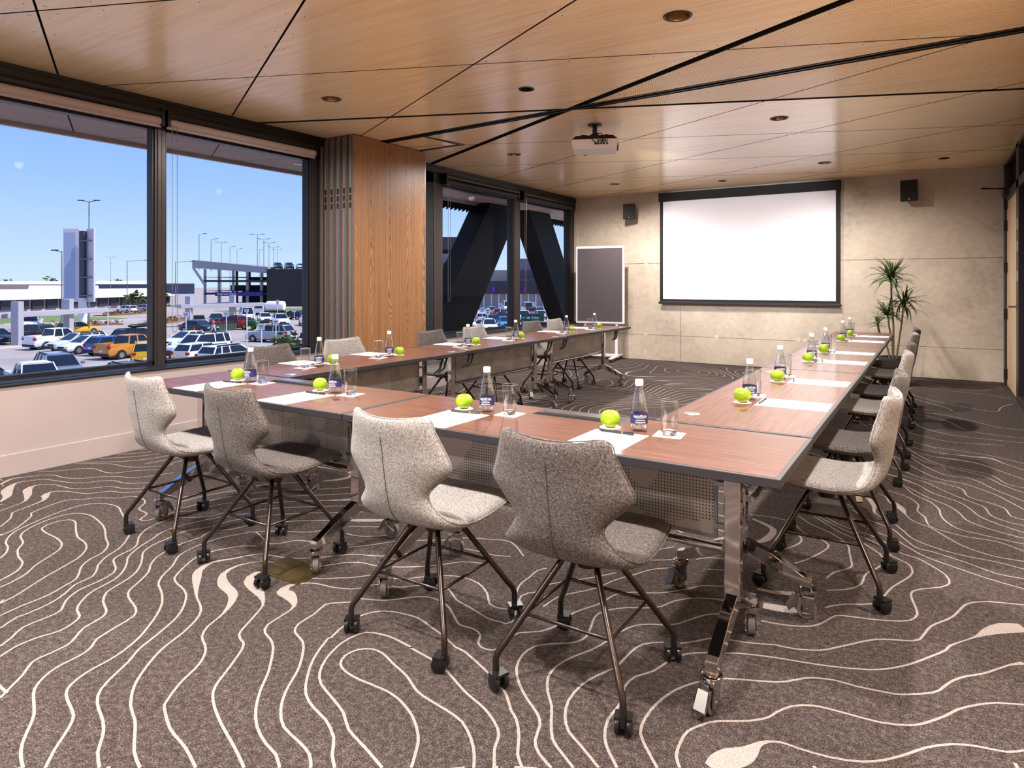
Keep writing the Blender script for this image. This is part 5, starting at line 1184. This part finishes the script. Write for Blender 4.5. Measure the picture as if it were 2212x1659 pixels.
# ---- street lamps
MAT['pole'] = M('galvanised_pole', (120,124,134), .5)
def lamp_post(x, y, z0, ht, arms, lab, arm=1.2, rz=.567):
    t = empty('street_lamp', (x,y,z0), rz, lab, 'street lamp', 'outdoor lamp posts')
    MB().cyl((0,0,0),(0,0,ht),.11,.06,n=8).build('pole', MAT['pole'], t, smooth=40)
    for s_ in arms:
        MB().bar((0,0,ht-.1),(s_*arm,0,ht+.12),.08,.08).build('arm', MAT['pole'], t)
        MB().box(s_*arm-.4,s_*arm+.4,-.14,.14,ht+.08,ht+.2).build('lamp_head', MAT['dark'], t)
lamp_post(-97.9,45.5,GZ,17.1,(-1,1),'twin-headed lamp post rising behind the pylon', 1.1)
lamp_post(-93.4,40.2,GZ,9.9,(-1,),'dark lamp post left of the pylon', .9)
lamp_post(-320,158,GZ,18,(-1,1),'distant twin lamp post right of the pylon', 2)
lamp_post(-149,77,GZ,10.8,(1,),'lamp post with long arm left of the big mullion', 4.2)
lamp_post(-153,90.3,GZ,11,(1,),'lamp post with long arm left of the car park', 4)
for i, (u_, v_, ar) in enumerate(((430,506,(1,)),(456,517,(1,)),(478,524,(-1,1)),(497,533,(1,)),(512,538,(1,)),(556,507,(-1,1)),(560,540,(1,)),(570,517,(-1,1)),(581,525,(-1,1)),(591,534,(-1,1)),(599,539,(-1,1)))):
    d_ = 13.2*1429.4/(612.9-v_); k_ = (u_-1106)/1429.4
    lamp_post((k_*cos(.567)-sin(.567))*d_, (k_*sin(.567)+cos(.567))*d_, 5.0 if d_ < 200 else GZ, 9.5 if d_ < 200 else 19.0, ar, 'lamp post on the car park roof, %s from the left' % ['first','second','third','fourth','fifth','sixth','seventh','eighth','ninth','tenth','last'][i], 1.6)

# ---- concrete beam shelters
CB_ = M('shelter_concrete', (176,172,180), .7)
def shelter(pts, cols, lab):
    t = empty('beam_shelter', (0,0,GZ), 0, lab, 'shelter', 'concrete beam shelters')
    MB().bar((*pts[0],2.75),(*pts[1],2.75),1.4,.5).build('beam', CB_, t, bevel=.03)
    for c_ in cols: MB().box(-.36,.36,-.36,.36,0,4.1).xf(Matrix.Translation((c_[0],c_[1],0)) @ Matrix.Rotation(.567,4,'Z')).build('pillar', CB_, t, bevel=.03)
shelter(((-72.0,22.0),(-81.5,39.4)), ((-72.9,27.6),(-78.9,34.6)), 'grey concrete beam on pillars across the left window')
shelter(((-84.9,50.6),(-83.2,62.4)), ((-84.6,51.8),(-84.0,58.0)), 'grey concrete beam on pillars in the second window')

# ---- buildings
def wall_line(t, A, B, z0, z1, th, name, mat): 
    return MB().bar((A[0],A[1],(z0+z1)/2),(B[0],B[1],(z0+z1)/2),th,z1-z0).build(name, mat, t)
WR = M('white_roof', (236,234,240), .5); DW = M('dark_glazing', (52,58,70), .2); PK = M('mauve_wall', (190,172,172), .7)
t = empty('low_building', (0,0,0), 0, 'long low building with white roof and dark windows behind the pylon', 'building')
A, B = Vector((-136,22)), Vector((-168,98)); dv = (B-A).normalized(); nv = Vector((dv.y,-dv.x))
if nv.dot(Vector((1,0))) < 0: nv = -nv
def off(p, n_, k): return (p.x+n_.x*k, p.y+n_.y*k)
wall_line(t, off(A,nv,-7), off(B,nv,-7), GZ, GZ+2.9, 13.6, 'wall', PK)
Lw = (B-A).length; k = 0
while k < Lw-4:
    p = A+dv*(k+.4); q = A+dv*(k+3.0)
    w_ = wall_line(t, off(p,nv,0), off(q,nv,0), GZ+.7, GZ+2.6, .5, 'window', DW)
    k += 3.4
a0, b0 = off(A,nv,1.2), off(B,nv,1.2); a1, b1 = off(A,nv,-7), off(B,nv,-7); a2, b2 = off(A,nv,-15), off(B,nv,-15)
MB().add([(*a0,GZ+2.9),(*b0,GZ+2.9),(*b1,GZ+4.6),(*a1,GZ+4.6),(*a2,GZ+2.9),(*b2,GZ+2.9),(*a0,GZ+2.65),(*b0,GZ+2.65),(*a2,GZ+2.65),(*b2,GZ+2.65)], [(0,1,2,3),(3,2,5,4),(6,7,1,0),(4,5,9,8),(6,0,3,4,8),(1,7,9,5,2),(8,9,7,6)]).build('roof', WR, t)
def shed(u0, u1, d, ztop, zroof, lab, wallm, roofm, dd=30):
    def P_(u, dist): k_ = (u-1106)/1429.4; return Vector(((k_*cos(.567)-sin(.567))*dist, (k_*sin(.567)+cos(.567))*dist))
    t = empty('distant_shed', (0,0,0), 0, lab, 'building', 'distant sheds')
    a, b = P_(u0,d), P_(u1,d); n_ = (a+b).normalized()
    c_, e_ = b+n_*dd, a+n_*dd
    MB().prism([tuple(a),tuple(b),tuple(c_),tuple(e_)], GZ, ztop).build('wall', wallm, t)
    MB().hexa([(*(a-n_),ztop),(*(b-n_),ztop),(*(c_+n_),ztop),(*(e_+n_),ztop)],[(*(a+n_*dd*.4),zroof),(*(b+n_*dd*.4),zroof),(*(c_-n_*dd*.4),zroof),(*(e_-n_*dd*.4),zroof)]).build('roof', roofm, t)
GW = M('blue_grey_wall', (92,92,116), .7)
shed(-60,150,330,1.0,2.6,'distant tan-walled shed left of the pylon',M('tan_wall',(206,180,166),.8),WR)
shed(205,340,420,1.0,3.2,'distant blue-grey shed with white roof right of the pylon',GW,WR,60)
shed(60,215,240,-1.2,.6,'pale shed roof just above the low building',PK,WR)
shed(355,420,380,1.0,1.6,'distant dark shed left of the car park',GW,GW)
# multi-storey car park
t = empty('car_park', (0,0,0), 0, 'open steel multi-storey car park with ramp roof and black wall', 'building')
P0, P1, P2 = Vector((-158.7,98.1)), Vector((-142.6,108.4)), Vector((-134.4,113.6)); dv = (P2-P0).normalized(); nv = Vector((-dv.y,dv.x))
if nv.dot(Vector((-1,1))) < 0: nv = -nv
CG = M('carpark_concrete', (150,152,160), .8); DS = M('carpark_steel', (38,38,46), .6)
def slab(z0, z1, a, b, dep, name, m_): c_, e_ = b+nv*dep, a+nv*dep; return MB().prism([tuple(a),tuple(b),tuple(c_),tuple(e_)], z0, z1).build(name, m_, t)
for z_ in (-1.5, 1.7): slab(z_, z_+.5, P0+dv*3, P2+dv*12, 40, 'deck', DS)
slab(-.6,-.5, P0+dv*3, P2, 40, 'rail', DS); slab(2.9,3.0,P0+dv*3,P2,40,'rail',DS)
c_, e_ = P1+nv*40, P0+nv*40
MB().hexa([(*P0,5.3),(*P1,3.9),(*c_,3.9),(*e_,5.3)],[(*P0,7.3),(*P1,5.5),(*c_,5.5),(*e_,7.3)]).build('ramp_roof', CG, t)
slab(3.9, 5.0, P1, P2+dv*14, 40, 'roof_deck', CG)
for k in range(8):
    for dp in (.5, 20, 39):
        p = P0+dv*(3+k*3.6)+nv*dp; MB().box(p.x-.25,p.x+.25,p.y-.25,p.y+.25,GZ,5.0).build('column', CG if dp < 1 else DS, t)
p = P0+dv*.3; q = P0+dv*3.2; MB().bar((p.x,p.y,5.3),(q.x,q.y,1.0),.5,.5).build('strut', CG, t)
P1b = P1-nv*.6; P2b = P2+dv*14-nv*.6; slab(GZ, 5.0, P1b, P2b, .6, 'black_wall', M('black_cladding',(40,32,40),.45))
a = P0+dv*6-nv*.4; b = P0+dv*18-nv*.4
MB().bar((*a,-1.3),(*b,-1.3),.3,1.0).build('banner', M('purple_banner',(56,40,120),.6), t)
ang = math.atan2(dv.y, dv.x); q = a+dv*.6-nv*.2
inst('lettering', text_mesh('Express Park', .9, MAT['print']), t, (q.x,q.y,-1.6), (pi/2,0,ang))
a = P0+dv*3+nv*24; b = P0+dv*31+nv*24; MB().bar((*a,-2.6),(*b,-2.6),.4,3.8).build('back_shade_sheet', DS, t)  # dark sheet added to give the shade inside the lowest level
p = P0+dv*3+nv*16; q = P0+dv*31+nv*16; MB().bar((*p,.1),(*q,.1),.4,1.6).build('deck_shade_sheet', DS, t)  # dark sheet standing in for shade between the decks
a = P0+dv*3+nv*30; b = P0+dv*31+nv*30; MB().bar((*a,2.6),(*b,2.6),.4,1.4).build('upper_shade_sheet', DS, t)  # dark sheet put in as the shade under the roof
for k in range(7): 
    p = P1+dv*(-1+k*2.9)+nv*2
    if k != 0: car(('sedan','suv','suv','hatch','suv','sedan','wagon')[k], p.x, p.y, 330, (WH,DK,DK,WH,DK,SI,DK)[k], 'car on the car park roof, %s from the left' % ['','first','second','third','fourth','fifth','sixth'][k], 5.0, 'cars on the car park roof')
# terminal buildings seen past the black columns
def block(u0, u1, d, z0, z1, dep, t, name, m_):
    def P_(u, dist): k_ = (u-1106)/1429.4; return Vector(((k_*cos(.567)-sin(.567))*dist, (k_*sin(.567)+cos(.567))*dist))
    a, b = P_(u0,d), P_(u1,d); n_ = Vector((-sin(.567),cos(.567))); c_, e_ = b+n_*dep, a+n_*dep
    return MB().prism([tuple(a),tuple(b),tuple(c_),tuple(e_)], z0, z1).build(name, m_, t)
t = empty('terminal_building', (0,0,0), 0, 'long tan and dark terminal building beyond the column gap', 'building')
TN = M('tan_cladding', (186,166,150), .7); DKB = M('dark_band', (58,52,62), .6)
block(1010,1215,150,GZ,-1.0,20,t,'glazed_base',M('pale_glazing',(170,172,186),.25)); block(1000,1215,147,-.9,1.9,26,t,'awning',DKB); block(1050,1108,152,1.9,4.4,18,t,'upper_wall',TN); block(1108,1120,150,1.9,5.0,18,t,'pier',WR)
tb_ = block(1120,1215,151,1.9,7.0,18,t,'upper_block',M('mauve_cladding',(112,108,122),.6))
for k in range(6): block(1122+k*15,1132+k*15,150.6,2.6,4.4,.5,t,'window',DW)
for k in range(12): block(1012+k*16,1015+k*16,149.4,GZ,-1.0,.6,t,'column',WR)
for k in range(5): block(1030+k*33,1036+k*33,146.5,-.7,.6,.4,t,'flag',M('flag_%d'%k,((150,30,90),(120,50,160),(200,150,40),(90,40,140),(160,40,60))[k],.7))
t = empty('terminal_wing', (0,0,0), 0, 'terminal wing with wide dark eave left of the black column', 'building')
block(900,1000,105,GZ,6.0,14,t,'wall',M('grey_glazing',(150,156,176),.3)); block(880,1004,101,6.6,8.4,20,t,'eave',DKB); block(890,1002,103,3.4,4.6,16,t,'band',DKB); block(890,1000,103.5,-3.4,-.4,1,t,'lower_glazing',DW)

# ---- planting, grass, small things
MAT['foliage'] = noise_mat('foliage', [(.3,(38,52,26)), (.7,(92,108,52))], scale=1.5, rough=.8)
def leafball(mb, c_, r_, n, sz, rnd):
    for _ in range(n):
        d_ = Vector((rnd.gauss(0,1),rnd.gauss(0,1),rnd.gauss(0,.8))).normalized()*r_*rnd.uniform(.55,1)
        p = Vector(c_)+d_; u_, v_ = basis((rnd.gauss(0,1),rnd.gauss(0,1),rnd.gauss(0,1)))
        s_ = sz*rnd.uniform(.6,1.3); mb.add([p-u_*s_,p-v_*s_*.45,p+u_*s_,p+v_*s_*.45], [(0,1,2,3)])
def tree(x, y, ht, r_, lab, n=260, sz=.28, name='tree', seed=1):
    t = empty(name, (x,y,GZ), 0, lab, 'tree' if name == 'tree' else 'shrub'); rnd = random.Random(seed)
    MB().cyl((0,0,0),(0,0,ht-r_),.10*r_,.05*r_,n=7).build('trunk', MAT['stem'], t)
    m_ = MB()
    for k in range(5): leafball(m_, (rnd.uniform(-.5,.5)*r_,rnd.uniform(-.5,.5)*r_,ht-r_+rnd.uniform(-.35,.5)*r_), r_*.62, n//5, sz, rnd)
    tag(m_.build('crown', MAT['foliage'], t), kind='stuff')
tree(-145,76.5,5.0,2.2,'small round tree left of the big mullion',260,.4,seed=2); tree(-144,82,5.2,2.2,'small round tree half behind the big mullion',260,.4,seed=3)
tree(-520,218,10.5,7,'distant dark tree on the skyline left of the pylon',240,1.2,seed=4); tree(-540,272,10,6,'distant dark tree on the skyline right of the pylon',200,1.2,seed=5); tree(-500,184,9.5,5,'low distant tree at the far left skyline',160,1.0,seed=6)
tree(-20.2,16.9,4.0,1.2,'dark-leaved shrub close outside, beside the timber pier',700,.16,'shrub',7)
MAT['bed'] = noise_mat('garden_mulch', [(.3,(112,78,52)), (.7,(150,118,80))], scale=1.2, space='World', rough=.95)
def bed(pts, lab, seed):
    t = empty('garden_bed', (0,0,GZ), 0, lab, 'garden bed', 'garden beds'); rnd = random.Random(seed)
    a, b, wd = Vector(pts[0]), Vector(pts[1]), pts[2]
    MB().bar((*a,.08),(*b,.08),wd,.16).build('soil', MAT['bed'], t)
    m_ = MB(); L = (b-a).length
    for k in range(int(L*3)):
        p = a.lerp(b, rnd.random()); n_ = Vector((-(b-a).y,(b-a).x)).normalized()*rnd.uniform(-.45,.45)*wd
        leafball(m_, (p.x+n_.x,p.y+n_.y,.35), .45, 9, .2, rnd)
    tag(m_.build('ground_cover', noise_mat('ground_cover_%d'%seed, [(.3,(96,84,44)), (.7,(160,116,62))], scale=.8, space='World', rough=.9), t), kind='stuff')
bed(((-99.5,40.5),(-97.4,49.5),2.6),'brown planted bed behind the pylon',1); bed(((-93.5,51.5),(-101.8,62.4),3.2),'brown planted bed right of the big mullion',2); bed(((-125,60),(-131,74),3),'planted bed before the low building',3)
gr = MB().box(-132,-112,26,58,GZ+.01,GZ+.06).build('grass', noise_mat('grass', [(.3,(92,112,56)), (.7,(130,146,82))], scale=.6, space='World', rough=.95)); tag(gr, 'flat strip of grass before the low building', 'grass', kind='stuff')
gr = MB().box(-128,-106,84,110,GZ+.01,GZ+.06).build('grass', bpy.data.materials['grass']); tag(gr, 'flat strip of grass before the black car park wall', 'grass', kind='stuff')
KB = M('pale_kerb', (206,198,192), .8)
for i, (A_, B_, lab) in enumerate((((-69,22),(-72,34),'kerb beside the middle car row'),((-110,40),(-104,66),'pale kerb along the road beyond the pylon'))):
    o = MB().bar((*A_,GZ+.07),(*B_,GZ+.07),.5,.14).build('kerb', KB); tag(o, lab+' outside', 'kerb', 'kerbs')
t = empty('striped_barrier', (-73.35,49.6,GZ), radians(92), 'dark green slatted barrier in front of the red SUV', 'barrier')
for k in range(10): MB().box(-1.5+k*.32,-1.28+k*.32,-.05,.05,.05,1.0).build('slat', M('barrier_green',(60,86,66),.7) if k == 0 else bpy.data.materials['barrier_green'], t)
MB().box(-1.6,1.7,-.06,.06,.9,1.0).build('top_rail', MAT['dark'], t)
cn = MB().lathe([(.19,0),(.19,.03),(.13,.03),(.03,.68),(.001,.7)],14).build('traffic_cone', M('cone_orange',(224,92,30),.6), loc=(-72.6,45.1,GZ), smooth=40); tag(cn, 'orange traffic cone near the second concrete beam', 'cone')
t = empty('railing', (0,0,GZ), 0, 'low black railing behind the near white saloon', 'railing')
a, b = Vector((-44.8,35.2)), Vector((-41.5,37.6))
MB().bar((*a,.95),(*b,.95),.06,.05).bar((*a,.15),(*b,.15),.06,.05).build('rail', MAT['dark'], t)
for k in range(17): p = a.lerp(b,k/16); MB().cyl((p.x,p.y,0),(p.x,p.y,.95),.018,n=6).build('baluster', MAT['dark'], t)
# white bay lines on the asphalt
ml = MB()
for k in range(9): ml.bar((-68.2+k*3.05,25.4,GZ+.012),(-68.9+k*3.05,31.0,GZ+.012),.12,.01)
for k in range(7): ml.bar((-57+k*3.0,26.4,GZ+.012),(-57.8+k*3.0,32.4,GZ+.012),.12,.01)
ml.build('bay_lines', MAT['print'], bpy.data.objects['ground'])['kind'] = 'stuff'
